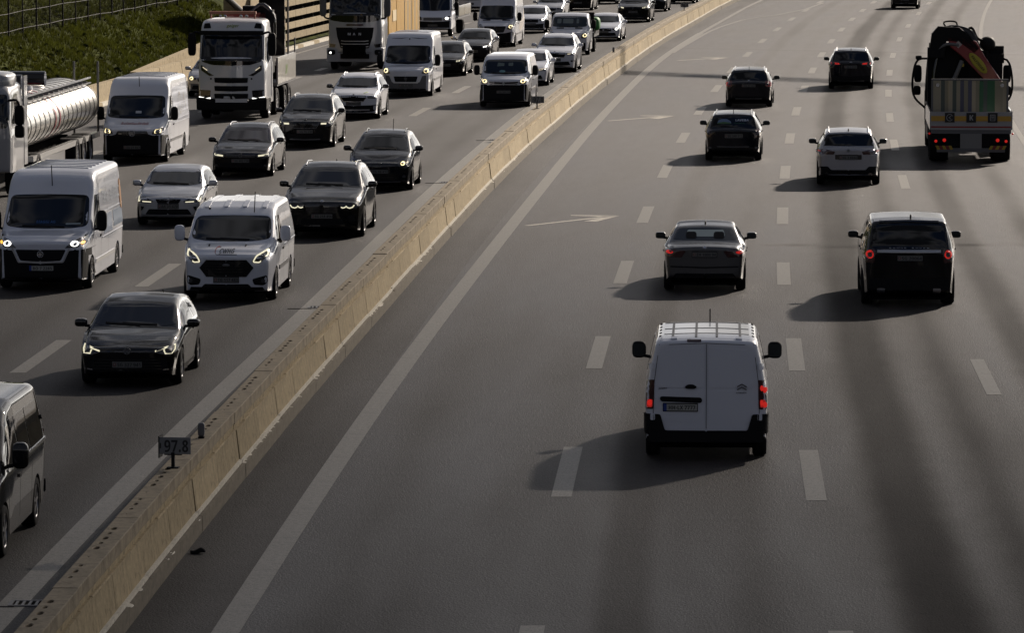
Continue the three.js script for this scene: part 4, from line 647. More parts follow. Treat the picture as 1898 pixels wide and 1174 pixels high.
farCar('hatchback_car', 'dark car with pale flank just behind the black SUV with hooked lights', 'car', 300.3, -9.5, { L: 4.3, W: 1.8, H: 1.5, paint: M.anthracite, nose: .74, cowl: [1.05, 1.0], wst: [1.85, 1.4], roofEnd: [3.75, 1.4], rwb: [4.1, 1.0] }, { plate: 'SG 71 002' });
farCar('estate_car', 'dark car at the top frame edge next to the end of the median wall', 'car', 317.8, -9.06, { L: 4.5, W: 1.8, H: 1.5, paint: M.black, nose: .72, cowl: [1.05, 1.0], wst: [1.85, 1.4], roofEnd: [3.95, 1.4], rwb: [4.3, 1.0] }, { chin: M.alu, plate: 'SG 55 410' });
farCar('hatchback_car', 'pale grey car with slanted windscreen right behind the white boxy hatchback', 'car', 283.5, -14.3, { L: 4.2, W: 1.78, H: 1.5, paint: M.silver, nose: .74, cowl: [1.05, 1.02], wst: [1.85, 1.42], roofEnd: [3.7, 1.4], rwb: [4.05, 1.02] }, { plate: 'ZH 12 745' });
farCar('suv', 'black SUV with pale wheel arch at the top edge above the open white pickup truck', 'SUV', 302.5, -14.4, { L: 4.6, W: 1.86, H: 1.66, paint: M.black, nose: .88, cowl: [1.1, 1.12], wst: [1.95, 1.55], roofEnd: [4.1, 1.55], rwb: [4.4, 1.15], wr: .36, archR: .42 }, { lamp: M.dimLamp, plate: 'SG 230 117' });
farCar('hatchback_car', 'dark car cut by the top edge just left of the black SUV with hooked lights', 'car', 316.6, -14.0, { L: 4.3, W: 1.8, H: 1.5, paint: M.navy, nose: .74, cowl: [1.05, 1.0], wst: [1.85, 1.4], roofEnd: [3.75, 1.4], rwb: [4.1, 1.0] }, { plate: 'SG 48 301' });
farCar('hatchback_car', 'silver car with one warm headlight between the flatbed truck and the grassy bank', 'car', 189.6, -20.0, { L: 4.1, W: 1.75, H: 1.5, paint: M.silver, nose: .76, cowl: [1.0, 1.04], wst: [1.8, 1.42], roofEnd: [3.6, 1.4], rwb: [3.95, 1.03] }, { lamp: M.warmLamp, side: -1, dark: M.grey, plate: 'SG 20 468' });

// ------------------------------------------------------------------ vans
function vanSpec(o) {
  const { L, W, H } = o, [cz, cy] = o.cowl, [wz, wy] = o.wst, nose = o.nose;
  return { L, W, H, paint: o.paint, roofW: o.roofW ?? .86, wheels: o.wheels ?? [L * .17, L * .78], wr: o.wr ?? .34, archR: o.archR ?? .40, noseR: o.noseR ?? .12, tailR: o.tailR ?? .06, noseBow: o.noseBow ?? .2, tailBow: o.tailBow ?? .02, bowReach: 1.2, crown: .03, roofR: o.roofR ?? .14, hoodR: .13, bulge: .01, tuck: .03, waist: -.006, hoodIn: .03,
    prof: [[0, nose], [.08, nose + .10], [.25, nose + .2], [cz, cy], [wz, wy], ...(o.brow ?? [[wz + .35, H - .06]]), [wz + .9, H], [L - .5, H - .01], [L - .08, H - .03], [L, H - .12]],
    belt: o.belt ?? [[0, nose - .05], [cz, cy - .08], [cz + .8, cy - .04], [L, cy - .02]],
    plan: o.plan ?? [[0, .86], [.25, .93], [.9, .985], [1.6, 1], [L - .3, 1], [L, .975]], bot: [[0, .24], [.5, .22], [L - .5, .26], [L, .38]], step: o.step ?? .075, blur: .06 };
}
class Van extends Vehicle {
  constructor(name, label, o) {
    super(name, label, o.cat ?? 'van', vanSpec(o)); this.o = o; const v = this, { L, W, H } = o, [cz, cy] = o.cowl, [wz, wy] = o.wst, b = table(v.S.belt), t = table(v.S.prof);
    v.windscreen({ y0: cy + .07, y1: wy - .02, in0: o.in0 ?? .09, in1: .10, mat: o.screen ?? M.glass, sag: .06, r: .12 });
    const zA = cz + .38, zB = o.bPillar ?? wz + .62, yt = Math.min(wy - .02, H - .24);
    const dw = rp([[zA, b(zA) + .05, .04], [wz + .1, yt, .07], [zB, yt, .05], [zB, b(zB) - .02, .05], [lerp(zA, zB, .45), b(zA) - .02, .12]], .05);
    v.side('side_window', dw, o.doorGlass ?? M.glass, { off: .005 });
    if (o.windows) for (const [a, c] of o.windows) v.side('side_window', rect(a, b(a) + .02, c, yt, .07), M.glass, { off: .005 });
    v.seam([[zA - .05, b(zA)], [v.S.wheels[0] + .38, .7], [v.S.wheels[0] + .42, .36]]); v.seam([[zB + .07, t(zB) - .2], [zB + .07, .36]]); v.seam([[zB + 1.2, H - .25], [zB + 1.2, .4]]);
    v.side('door_handle', rect(zB - .16, b(zB) - .2, zB + .02, b(zB) - .15, .015), M.trim, { off: .02, cell: .2, thick: .02 });
    if (o.strip !== M.black) v.side('rub_strip', rect(v.S.wheels[0] + .5, o.stripY ?? .60, Math.min(L - .2, v.S.wheels[1] - .48), (o.stripY ?? .60) + .09, .02), o.strip ?? M.grey, { off: .015 });
    if (o.creases) for (const y of o.creases) v.side('side_crease', [[zB + .2, y], [L - .15, y], [L - .15, y + .022], [zB + .2, y + .022]], o.paint, { off: .012, thick: .012 });
    if (o.ribs) for (let i = 0; i < o.ribs; i++) { const z = lerp(wz + 1.1, L - .5, i / (o.ribs - 1)); v.put('roof_rib', 'top', rect(-W * .34, L / 2 - z - .05, W * .34, L / 2 - z + .05, .03), o.paint, { off: .022, thick: .022 }); }
    v.wheels(v.S.wr, { w: .22, spokes: o.spokes ?? 7, mat: o.rimMat ?? M.steel, inset: .02 });
    v.mirrors(zA + .08, cy + .16, { mat: o.mirrorMat ?? M.trim, big: o.mirrorBig ?? 1.05, out: .16 });
    v.put('under_tray', 'front', sym([[0, .34], [W * .38, .33], [W * .40, .26], [0, .25]]), M.trim, { off: .006 });
    if (o.backDoors !== false) { v.put('door_seam', 'rear', [[-.006, .45], [.006, .45], [.006, H - .15], [-.006, H - .15]], M.seam, { off: .002, thick: 0, cell: .3 }); tailLamps(v, rect(W / 2 - .15, cy - .28, W / 2 - .05, cy + .12, .03), null, { mat: M.red }); v.put('rear_bumper', 'rear', sym(rp([[0, .52], [W / 2 - .05, .56], [W / 2 - .05, .36], [0, .36]], .03)), M.trim, { off: .03 }); }
  }
}
// 1 ---- white mid-size van with the bonnet logo
{
  const v = new Van('delivery_van', 'white low van with hexagonal dark grille, ring-shaped running lights and a bonnet logo', { L: 4.97, W: 1.99, H: 1.98, paint: M.white, nose: .92, cowl: [.85, 1.22], wst: [1.62, 1.74], brow: [[1.95, 1.9]], mirrorMat: M.white, mirrorBig: 1.0, in0: .10, rimMat: M.rim, spokes: 5, roofR: .15, noseBow: .26, creases: [1.06], ribs: 0, wheels: [.98, 3.9] });
  v.put('grille', 'front', sym(rp([[0, .90], [.42, .90], [.56, .74], [.42, .56], [0, .56]], .05)), M.trim, { off: .007 }); slats(v, .46, .62, .86, 4, M.gloss);
  v.put('grille_frame', 'front', stroke([[.42, .90], [.56, .74], [.42, .56], [-.42, .56], [-.56, .74], [-.42, .90]], .022, true), M.gloss, { off: .014, cell: .2 });
  const lamp = [[.53, .86], [.60, .98], [.86, 1.14], [.87, 1.0], [.70, .83]];
  headLamps(v, rp(lamp, .03), [{ pts: stroke(rp([[.56, .865], [.62, .975], [.845, 1.105], [.85, 1.0], [.69, .85]], .03, 3), .026, true), mat: M.dayLight }]);
  v.put('fog_recess', 'front', rp([[.54, .50], [.84, .58], [.86, .44], [.78, .36], [.58, .38]], .04), M.trim, { m: true, off: .006 });
  v.put('fog_light', 'front', oval(.76, .46, .045, .045, 12), M.lens, { m: true, off: .014 });
  v.put('lower_grille', 'front', sym(rp([[0, .40], [.46, .40], [.60, .25], [0, .22]], .03)), M.trim, { off: .012, thick: .05 });
  v.roundel('front', 0, .80, .05, M.grey, 'oval'); v.plate('front', 0, .49, 'TG 117 483');
  for (const x of [-.42, .36]) v.put('washer_jet', 'front', oval(x, 1.17, .02, .014, 8), M.trim, { off: .01 });
  v.print('bonnet_logo', 'front', rect(-.34, .985, .34, 1.165, 0), printCell('bonnetlogo', c => { c.strokeStyle = '#30343c'; c.lineWidth = 3; c.beginPath(); c.arc(60, 30, 24, .5, 5.4); c.stroke(); c.strokeStyle = '#b03524'; c.lineWidth = 4; c.beginPath(); c.arc(60, 30, 24, 2.6, 4.9); c.stroke(); c.fillStyle = '#3a3f48'; c.font = 'bold italic 40px sans-serif'; c.fillText('CWHG', 66, 44); c.fillRect(60, 50, 150, 5); }), { off: .009 });
  v.antenna(1.75, .42, .42, -.2); v.put('roof_camera', 'front', oval(-.55, 1.86, .025, .02, 8), M.trim, { off: .01 });
  for (const x of [-.62, -.2, .2, .62]) v.put('roof_rib', 'top', rect(x - .05, -2.3, x + .05, .55, .03), M.white, { off: .02, thick: .02 });
  v.park(100, -8.16);
}
// 2 ---- high white van at the left edge
{
  const v = new Van('delivery_van', 'high-roof white van with faded pictures along its side, cut by the left frame edge', { L: 5.99, W: 2.05, H: 2.52, paint: M.white, nose: .98, cowl: [.85, 1.28], wst: [1.58, 2.0], brow: [[1.85, 2.36], [2.15, 2.49]], ribs: 6, mirrorBig: 1.35, roofR: .16, roofW: .90, stripY: .5, strip: M.whiteWarm, creases: [1.52, .98], wheels: [.95, 4.95], rimMat: M.rim });
  v.put('bumper', 'front', sym(rp([[0, .60], [.5, .62], [.62, .88], [1.03, .90], [1.03, .26], [0, .24]], .03)), M.trim, { off: .006 }); v.side('bumper_corner', [[.1, .26], [.56, .26], [.54, .6], [.3, .90], [.1, .90]], M.trim, { off: .007 });
  v.put('grille', 'front', sym(rp([[0, .90], [.55, .90], [.44, .66], [0, .64]], .04)), M.trim, { off: .012 });
  v.put('grille_frame', 'front', stroke([[-.62, .92], [-.48, .63], [.48, .63], [.62, .92]], .03), M.alu, { off: .02, cell: .2 });
  headLamps(v, rp([[.52, .93], [.66, 1.06], [.93, 1.20], [.97, 1.03], [.80, .95]], .03), [{ pts: oval(.73, 1.02, .085, .055, 14), mat: M.whiteLamp }, { pts: oval(.885, 1.04, .035, .035, 10), mat: M.amberLamp }], { mat: M.lens });
  v.roundel('front', 0, .80, .07, M.chrome, 'ring'); v.plate('front', .02, .50, 'RO 7 2285', { eu: true });
  v.antenna(1.72, .02, .45, .12);
  v.print('windscreen_lettering', 'front', rect(-.28, 1.37, .24, 1.49, 0), words('wsl', 'BIAGGI AG', 'bold 40px sans-serif', '#1d4f86'), { off: .012 });
  v.put('dashboard_paper', 'front', [[.42, 1.37], [.74, 1.38], [.74, 1.41], [.42, 1.40]], std(.25, .3, .32, .6), { off: .012 });
  const pic = strokes('vanside', 11, '#9aa0a8', 8, 0);
  for (const d of ['left']) { v.print('side_print', d, rect(-2.6, 1.62, .35, 2.12, 0), pic, { off: .01 }); v.put('side_picture', d, rect(-1.0, 1.05, .3, 1.46, .02), std(.16, .20, .27, .5), { off: .006 }); v.put('side_picture', d, rect(-2.75, 1.1, -1.25, 1.46, .02), std(.10, .14, .20, .5), { off: .006 }); v.put('side_picture', d, oval(-2.6, 1.75, .16, .34, 16), std(.34, .16, .05, .5), { off: .014 }); }
  v.park(102.8, -12.49);
}
// 3 ---- high white van beside the tanker
{
  const v = new Van('delivery_van', 'high-roof white van with black lower front and red bonnet lettering, next to the silver tanker', { L: 5.99, W: 2.04, H: 2.59, paint: M.white, nose: .96, cowl: [.80, 1.33], wst: [1.5, 2.04], brow: [[1.75, 2.38], [2.1, 2.56]], ribs: 6, mirrorBig: 1.25, roofW: .89, wheels: [.98, 4.65], creases: [1.12, 1.7], wr: .345 });
  v.put('lower_front', 'front', sym(rp([[0, .93], [.46, .92], [.62, .86], [1.03, .86], [1.03, .26], [0, .24]], .02)), M.trim, { off: .006 }); v.side('bumper_corner', [[.1, .26], [.62, .26], [.60, .62], [.36, .88], [.1, .88]], M.trim, { off: .007 });
  v.put('grille', 'front', sym(rp([[0, 1.0], [.46, 1.0], [.5, .90], [0, .86]], .02)), M.gloss, { off: .010 });
  headLamps(v, rp([[.60, .90], [.66, 1.04], [.93, 1.10], [.95, .96], [.86, .89]], .03), [{ pts: rp([[.68, .93], [.70, 1.03], [.86, 1.06], [.87, .94]], .03), mat: M.warmLamp }], { mat: M.lens });
  v.roundel('front', 0, .93, .1, M.alu, 'vw'); v.plate('front', 0, .5, 'SG 21 607'); v.antenna(1.7, .0, .3, .06);
  v.print('bonnet_lettering', 'front', rect(-.42, 1.16, .5, 1.26, 0), strokes('bl', 17, '#8a3030', 5), { off: .01 });
  v.print('side_print', 'left', rect(-2.4, 1.3, .2, 2.1, 0), printCell('craft', c => { c.strokeStyle = '#8f8b84'; c.lineWidth = 5; c.beginPath(); c.arc(100, 32, 24, 0, 6.3); c.moveTo(150, 54); c.lineTo(190, 12); c.lineTo(228, 50); c.stroke(); }), { off: .01 });
  v.put('windscreen_sticker', 'front', rect(-.02, 1.50, .16, 1.57, .01), std(.4, .42, .45, .5), { off: .01 });
  v.park(147.2, -16.61);
}
// 4 ---- older white van, warm lamps
{
  const v = new Van('delivery_van', 'older high-roof white van with warm round headlights and pale grille frame, beside the container truck', { L: 5.41, W: 2.05, H: 2.50, paint: M.white, nose: .98, cowl: [.80, 1.26], wst: [1.5, 2.0], brow: [[1.78, 2.34], [2.05, 2.48]], ribs: 8, mirrorBig: 1.35, roofW: .90, wheels: [.95, 4.4], creases: [1.15] });
  v.put('bumper', 'front', sym(rp([[0, .56], [.55, .58], [.66, .84], [1.03, .90], [1.03, .26], [0, .24]], .03)), M.grey, { off: .006 });
  v.put('grille', 'front', sym(rp([[0, .82], [.48, .82], [.42, .60], [0, .60]], .03)), M.trim, { off: .012 });
  v.put('grille_frame', 'front', stroke([[-.56, .84], [-.48, .57], [.48, .57], [.56, .84]], .05), M.whiteWarm, { off: .022, cell: .2 });
  headLamps(v, rp([[.62, .94], [.70, 1.10], [.95, 1.18], [.97, .96], [.84, .90]], .03), [{ pts: oval(.80, 1.04, .085, .085, 14), mat: M.warmLamp }], { mat: M.lens });
  v.roundel('front', 0, .72, .06, M.grey, 'ring'); v.plate('front', 0, .46, 'SG 13 904'); v.put('roof_light', 'front', oval(0, 2.25, .03, .03, 8), M.trim, { off: .01 });
  v.side('marker_recess', rect(1.62, 2.26, 1.74, 2.36, .02), M.grey, { off: .006 });
  v.park(189.6, -12.11);
}
// 5 ---- low white van with a grey bumper
{
  const v = new Van('delivery_van', 'white low van with big dark bumper and warm headlights, beside the second kilometre sign', { L: 5.08, W: 1.96, H: 1.97, paint: M.white, nose: .98, cowl: [.80, 1.22], wst: [1.45, 1.78], brow: [[1.8, 1.93]], mirrorBig: 1.15, noseBow: .24, screen: M.glass, wheels: [.95, 4.05], creases: [1.0], rimMat: M.rimDark });
  v.put('bumper', 'front', sym(rp([[0, .86], [.5, .86], [.75, .84], [1.0, .88], [1.0, .24], [0, .23]], .03)), M.trim, { off: .006 }); v.side('bumper_corner', [[.1, .26], [.56, .26], [.54, .6], [.3, .88], [.1, .88]], M.trim, { off: .007 });
  v.put('grille_bar', 'front', stroke([[-.62, .96], [-.42, .90], [-.1, .885], [.1, .885], [.42, .90], [.62, .96]], .03), M.alu, { off: .02, cell: .2 });
  v.put('grille', 'front', sym(rp([[0, .97], [.56, .99], [.5, .88], [0, .86]], .02)), M.gloss, { off: .01 });
  headLamps(v, rp([[.58, .92], [.66, 1.06], [.90, 1.14], [.94, .98], [.80, .90]], .03), [{ pts: oval(.72, 1.0, .085, .065, 14), mat: M.warmLamp }, { pts: oval(.84, 1.05, .04, .04, 10), mat: M.dimLamp }], { mat: M.lens });
  v.roundel('front', 0, .91, .05, M.alu, 'ring'); v.plate('front', 0, .60, 'SG 340 216');
  v.put('painted_cabin_light', 'front', rp([[-.33, 1.52], [-.06, 1.54], [-.06, 1.64], [-.31, 1.66]], .03), std(.10, .13, .12, .4), { off: .008, thick: 0 }); v.put('painted_cabin_light', 'front', rp([[.10, 1.54], [.28, 1.54], [.28, 1.66], [.10, 1.65]], .03), std(.10, .13, .12, .4), { off: .008, thick: 0 });  // light seen through the cabin, painted as pale patches on the windscreen
  v.put('dashboard_paper', 'front', oval(-.12, 1.34, .12, .05, 10), std(.12, .25, .27, .5), { off: .008, thick: 0 });
  v.park(181.2, -7.56);
}
// 6 ---- white van with the three-pointed mark
{
  const v = new Van('delivery_van', 'high-roof white van with three-spoke round emblem on its dark grille', { L: 5.9, W: 1.99, H: 2.6, paint: M.white, nose: 1.0, cowl: [.85, 1.36], wst: [1.5, 2.08], brow: [[1.8, 2.4], [2.1, 2.58]], ribs: 4, mirrorBig: 1.3, roofW: .88, wheels: [1.0, 4.7], creases: [1.15] });
  v.put('lower_front', 'front', sym(rp([[0, .70], [.5, .72], [.9, .80], [.96, .28], [0, .26]], .05)), M.trim, { off: .006 });
  v.put('grille', 'front', sym(rp([[0, 1.06], [.56, 1.06], [.44, .76], [0, .74]], .05)), M.trim, { off: .012 }); slats(v, .48, .8, 1.02, 3, M.grey);
  v.roundel('front', 0, .92, .11, M.grey, 'star');
  headLamps(v, rp([[.60, .92], [.66, 1.12], [.92, 1.22], [.94, 1.0], [.78, .90]], .03), [{ pts: oval(.78, 1.04, .09, .075, 14), mat: M.warmLamp, side: 1 }], { mat: M.lens });
  for (const s of [-1, 1]) v.put('bonnet_vent', 'front', rect(s * .5 - .2, 1.33, s * .5 + .2, 1.37, .01), M.trim, { off: .012 });
  v.side('side_graffiti', rp([[2.6, .9], [3.6, 1.7], [4.6, 1.2], [5.5, 1.9], [5.5, 1.2], [4.4, .8], [3.4, .7]], .2), std(.42, .38, .34, .5), { off: .006 });
  v.plate('front', 0, .52, 'SG 88 150'); v.antenna(1.75, .1, .3, .05); v.park(241.5, -13.18);
}
// 7 ---- far white van cut by the top edge
{
  const v = new Van('delivery_van', 'white van cut by the top frame edge, behind the small truck with side boards', { L: 5.9, W: 2.0, H: 2.6, paint: M.white, nose: 1.02, cowl: [.85, 1.36], wst: [1.5, 2.08], roofW: .88, step: .12, wheels: [1.0, 4.7] });
  v.put('grille', 'front', sym(rp([[0, 1.0], [.7, 1.04], [.62, .74], [0, .72]], .04)), M.trim, { off: .01 }); headLamps(v, rect(.72, .92, .92, 1.12, .03), []);
  v.plate('front', 0, .5, 'SG 60 774'); v.park(300.3, -21.0);
}
// 8 ---- black passenger van cut by the left edge, seen from its flank
{
  const v = new Van('passenger_van', 'glossy black passenger van with chrome window strip, cut by the left edge at lower left', { L: 4.9, W: 1.90, H: 1.97, paint: M.black, nose: .9, cowl: [.82, 1.16], wst: [1.6, 1.74], mirrorMat: M.black, windows: [[2.35, 3.25], [3.35, 4.6]], rimMat: M.rim, spokes: 5, roofW: .84, wheels: [.93, 3.93], strip: M.black, wr: .35 });
  v.side('chrome_strip', [[1.2, 1.10], [4.78, 1.13], [4.78, 1.165], [1.2, 1.135]], M.chrome, { off: .02 });
  v.put('grille', 'front', sym(rp([[0, .88], [.5, .88], [.5, .72], [0, .7]], .02)), M.gloss); headLamps(v, rp([[.54, .86], [.9, .92], [.9, .76], [.56, .74]], .03), [], { mat: M.lens }); v.plate('front', 0, .55, 'SG 515 031');
  v.side('rear_hinge', rect(4.62, 1.42, 4.72, 1.48, .01), M.trim, { off: .03 });
  v.park(62.1, -8.16);
}
// 9 ---- open pickup truck with a white double cab
{
  const v = new Van('pickup_truck', 'white open pickup truck with dark drop sides and a green tarp, behind a white SUV', { cat: 'pickup', L: 2.75, W: 2.0, H: 2.02, paint: M.white, nose: 1.0, cowl: [.80, 1.32], wst: [1.35, 1.86], brow: [[1.7, 1.99]], wheels: [1.0, 99], mirrorBig: 1.3, roofW: .86, noseBow: .24, backDoors: false, screen: M.glassLight, bPillar: 2.2 });
  v.put('bumper', 'front', sym(rp([[0, .70], [.52, .72], [.62, .58], [.96, .64], [.97, .30], [0, .28]], .05)), M.trim, { off: .006 });
  v.put('grille', 'front', sym(rp([[0, .98], [.48, .96], [.54, .74], [0, .72]], .05)), M.trim, { off: .01 }); slats(v, .46, .76, .94, 3);
  headLamps(v, rp([[.60, .84], [.66, 1.06], [.88, 1.16], [.94, .96], [.80, .82]], .03), [{ pts: oval(.78, .96, .09, .075, 14), mat: M.warmLamp, side: 1 }], { mat: M.lens });
  for (const s of [-1, 1]) v.put('bonnet_vent', 'front', rect(s * .45 - .18, 1.28, s * .45 + .18, 1.32, .01), M.trim, { off: .012 });
  const cg = std(.14, .17, .17, .4); for (const [a, b] of [[-.62, -.42], [-.34, .16], [.32, .44]]) v.put('painted_cabin_light', 'front', rp([[a, 1.52], [b, 1.52], [b, 1.74], [a, 1.74]], .05), cg, { off: .008, thick: 0 });  // pale windscreen patches paint in the daylight showing through the cab
  v.plate('front', 0, .55, 'SG 27 163');
  const z0 = 2.75 / 2, bed = new THREE.Group(); bed.name = 'bed'; v.g.add(bed);
  mesh('bed_floor', box(2.1, .12, 3.2, 0, .86, -z0 - 1.7), M.steel, bed); for (const s of [-1, 1]) mesh('drop_side', box(.04, .4, 3.2, s * 1.04, 1.12, -z0 - 1.7), M.trim, bed);
  mesh('head_board', box(2.1, .62, .05, 0, 1.7, -z0 - .12), M.trim, bed); mesh('tarp', pebble(.28, .34, .5, .7).translate(1.02, 1.42, -z0 - .9), std(.02, .16, .03, .7), bed);
  mesh('chassis', box(.8, .2, 3.4, 0, .6, -z0 - 1.6), M.under, v.g); mesh('load', box(1.9, .5, 2.6, 0, 1.3, -z0 - 1.8), std(.05, .02, .02, .7), bed);
  for (const s of [1, -1]) addWheel(v.g, s * .86, .34, -z0 - 2.0, .22, 7, M.steel);
  v.park(231.2, -8.64);
}
// 10 ---- white vans seen from behind: the nearest vehicle of the right carriageway
{
  const v = new Van('delivery_van', 'white panel van seen from behind, nearest vehicle on the right carriageway, with lit red lamps', { L: 4.96, W: 1.92, H: 1.93, paint: M.white, nose: .9, cowl: [.85, 1.2], wst: [1.6, 1.72], roofW: .84, mirrorBig: .8, backDoors: false, roofR: .15, belt: [[0, .85], [.85, 1.12], [1.6, 1.16], [4.96, 1.1]], wheels: [.92, 4.2], tailBow: .05, tailR: .07, wr: .34, step: .06 });
  const L = 4.96;
  v.put('rear_door_panel', 'rear', rp([[.03, 1.14], [.76, 1.14], [.70, 1.72], [.03, 1.76]], .06), M.white, { m: true, off: .007, thick: .01 });
  v.put('rear_door_panel', 'rear', rp([[.03, .60], [.78, .60], [.79, 1.09], [.03, 1.09]], .05), M.white, { m: true, off: .004, thick: .01 });
  v.put('door_seam', 'rear', [[-.005, .50], [.005, .50], [.005, 1.82], [-.005, 1.82]], M.grey, { off: .0125, thick: 0, cell: .3 });
  for (const s of [1, -1]) v.put('door_seam', 'rear', stroke([[s * .82, .52], [s * .82, 1.1], [s * .73, 1.80], [0, 1.83]], .01), M.seam, { off: .002, thick: 0, cell: .3 });
  v.put('lower_bumper', 'rear', sym(rp([[0, .47], [.64, .47], [.71, .72], [.97, .73], [.97, .2], [0, .2]], .03)), M.trim, { off: .03, thick: .12 });
  tailLamps(v, rp([[.81, .80], [.80, 1.26], [.915, 1.25], [.935, .80]], .02), { pts: rp([[.835, .83], [.83, .95], [.905, .95], [.915, .83]], .02), mat: M.redDim }, { mat: M.redDark });
  for (const [y, k] of [[1.13, 1], [.90, 1]]) for (const dx of [0, .045]) v.put('rear_lamp', 'rear', oval(-.855 - dx, y - dx * .6, .024, .045, 10), M.redLamp, { off: .026, cell: .2 }); v.put('rear_lamp', 'rear', oval(.87, .90, .035, .05, 10), M.redLamp, { off: .026, cell: .2 });
  v.put('plate_recess', 'rear', rp([[.08, .90], [.70, .92], [.72, .97], [.70, 1.0], [.08, .985], [.06, .94]], .03), M.trim, { off: .02 }); 
  v.plate('rear', .40, .83, 'HH·LX 7777', { eu: true });
  v.put('door_handle', 'rear', rp([[.14, 1.15], [.20, 1.19], [.28, 1.19], [.34, 1.15], [.30, 1.12], [.18, 1.12]], .03), M.trim, { off: .03 });
  v.put('brake_light', 'rear', rect(.08, 1.845, .30, 1.875, .01), M.redDark, { off: .015 });
  v.roundel('rear', -.55, 1.15, .07, M.grey, 'chevron'); v.print('rear_lettering', 'rear', rect(-.66, 1.04, -.42, 1.08, 0), words('citro', 'CITROËN', 'bold 40px sans-serif', '#23242a'), { off: .012 }); v.print('rear_lettering', 'rear', rect(.55, 1.10, .80, 1.15, 0), words('jumpy', 'JUMPY', 'italic bold 40px sans-serif', '#23242a'), { off: .012 });
  for (const y of [1.46, .68]) v.put('door_hinge', 'rear', rect(.79, y - .05, .86, y + .05, .02), M.white, { m: true, off: .03 });
  const zt = z => L / 2 - z; for (const x of [-.52, -.16, .16, .52]) v.put('roof_rib', 'top', rect(x - .018, zt(4.75), x + .018, zt(1.9), .01), M.grey, { off: .008 });
  for (const z of [2.6, 3.5, 4.3]) v.put('roof_seam', 'top', rect(-.66, zt(z) - .02, .66, zt(z) + .02, .01), M.grey, { off: .006 });
  for (const s of [1, -1]) for (let i = 0; i < 6; i++) v.put('roof_stud', 'top', oval(s * .72, zt(2.2 + i * .45), .02, .03, 8), M.trim, { off: .01 });
  v.antenna(1.8, -.05, .27, -.08); for (const s of [-1, 1]) v.put('roof_hinge', 'top', rect(s * .5 - .05, zt(4.86), s * .5 + .05, zt(4.76), .01), M.white, { off: .02 });
  mesh('bumper_beam', new THREE.BoxGeometry(1.78, .16, .2).translate(0, .37, -L / 2 + .07), M.trim, v.g); mesh('rear_axle', merge([box(1.4, .14, .16, 0, .32, -L / 2 + .76), box(.5, .16, .5, -.3, .30, -L / 2 + .4)]), M.under, v.g);
  v.put('mud_flap', 'rear', rect(-.66, .3, -.58, .42, .005), M.plateDark, { off: .045 });
  v.park(73.3, 2.11, -1);
}

// ------------------------------------------------------------------ cars driving away on the right carriageway
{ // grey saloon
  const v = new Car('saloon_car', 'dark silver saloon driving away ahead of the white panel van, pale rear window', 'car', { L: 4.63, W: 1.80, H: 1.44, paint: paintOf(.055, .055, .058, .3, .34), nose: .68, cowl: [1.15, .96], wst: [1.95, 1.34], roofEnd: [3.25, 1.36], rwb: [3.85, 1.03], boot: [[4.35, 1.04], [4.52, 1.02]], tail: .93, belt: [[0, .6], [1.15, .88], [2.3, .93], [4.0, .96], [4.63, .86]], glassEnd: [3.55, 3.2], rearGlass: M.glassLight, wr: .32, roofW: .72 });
  v.put('painted_window_light', 'rear', rp([[-.44, 1.14], [.42, 1.14], [.38, 1.27], [-.40, 1.27]], .04), std(.40, .46, .42, .25), { off: .007, thick: 0 });  // light through the car, painted as a pale patch on the glass
  for (const s of [-1, 1]) v.put('headrest', 'rear', rp([[s * .30 - .12, 1.10], [s * .30 + .12, 1.10], [s * .30 + .11, 1.23], [s * .30 - .11, 1.23]], .05), M.trim, { off: .01, thick: 0 });
  tailLamps(v, rp([[.40, .90], [.50, .76], [.84, .78], [.86, .88], [.76, .96]], .03), { pts: oval(.75, .875, .075, .032, 12), mat: M.redLamp }, { mat: M.redDark });
  v.put('bumper_line', 'rear', sym([[0, .56], [.80, .58], [.80, .55], [0, .53]]), M.trim, { off: .008 }); v.put('lower_bumper', 'rear', sym(rp([[0, .42], [.62, .42], [.7, .30], [0, .30]], .03)), M.trim, { off: .01 });
  v.plate('rear', 0, .83, 'ZH 1000 94', { eu: false }); v.antenna(3.05, 0, .08, 0, true); v.roundel('rear', 0, .98, .04, M.chrome, 'ring');
  v.park(102.4, 1.89, -1);
}
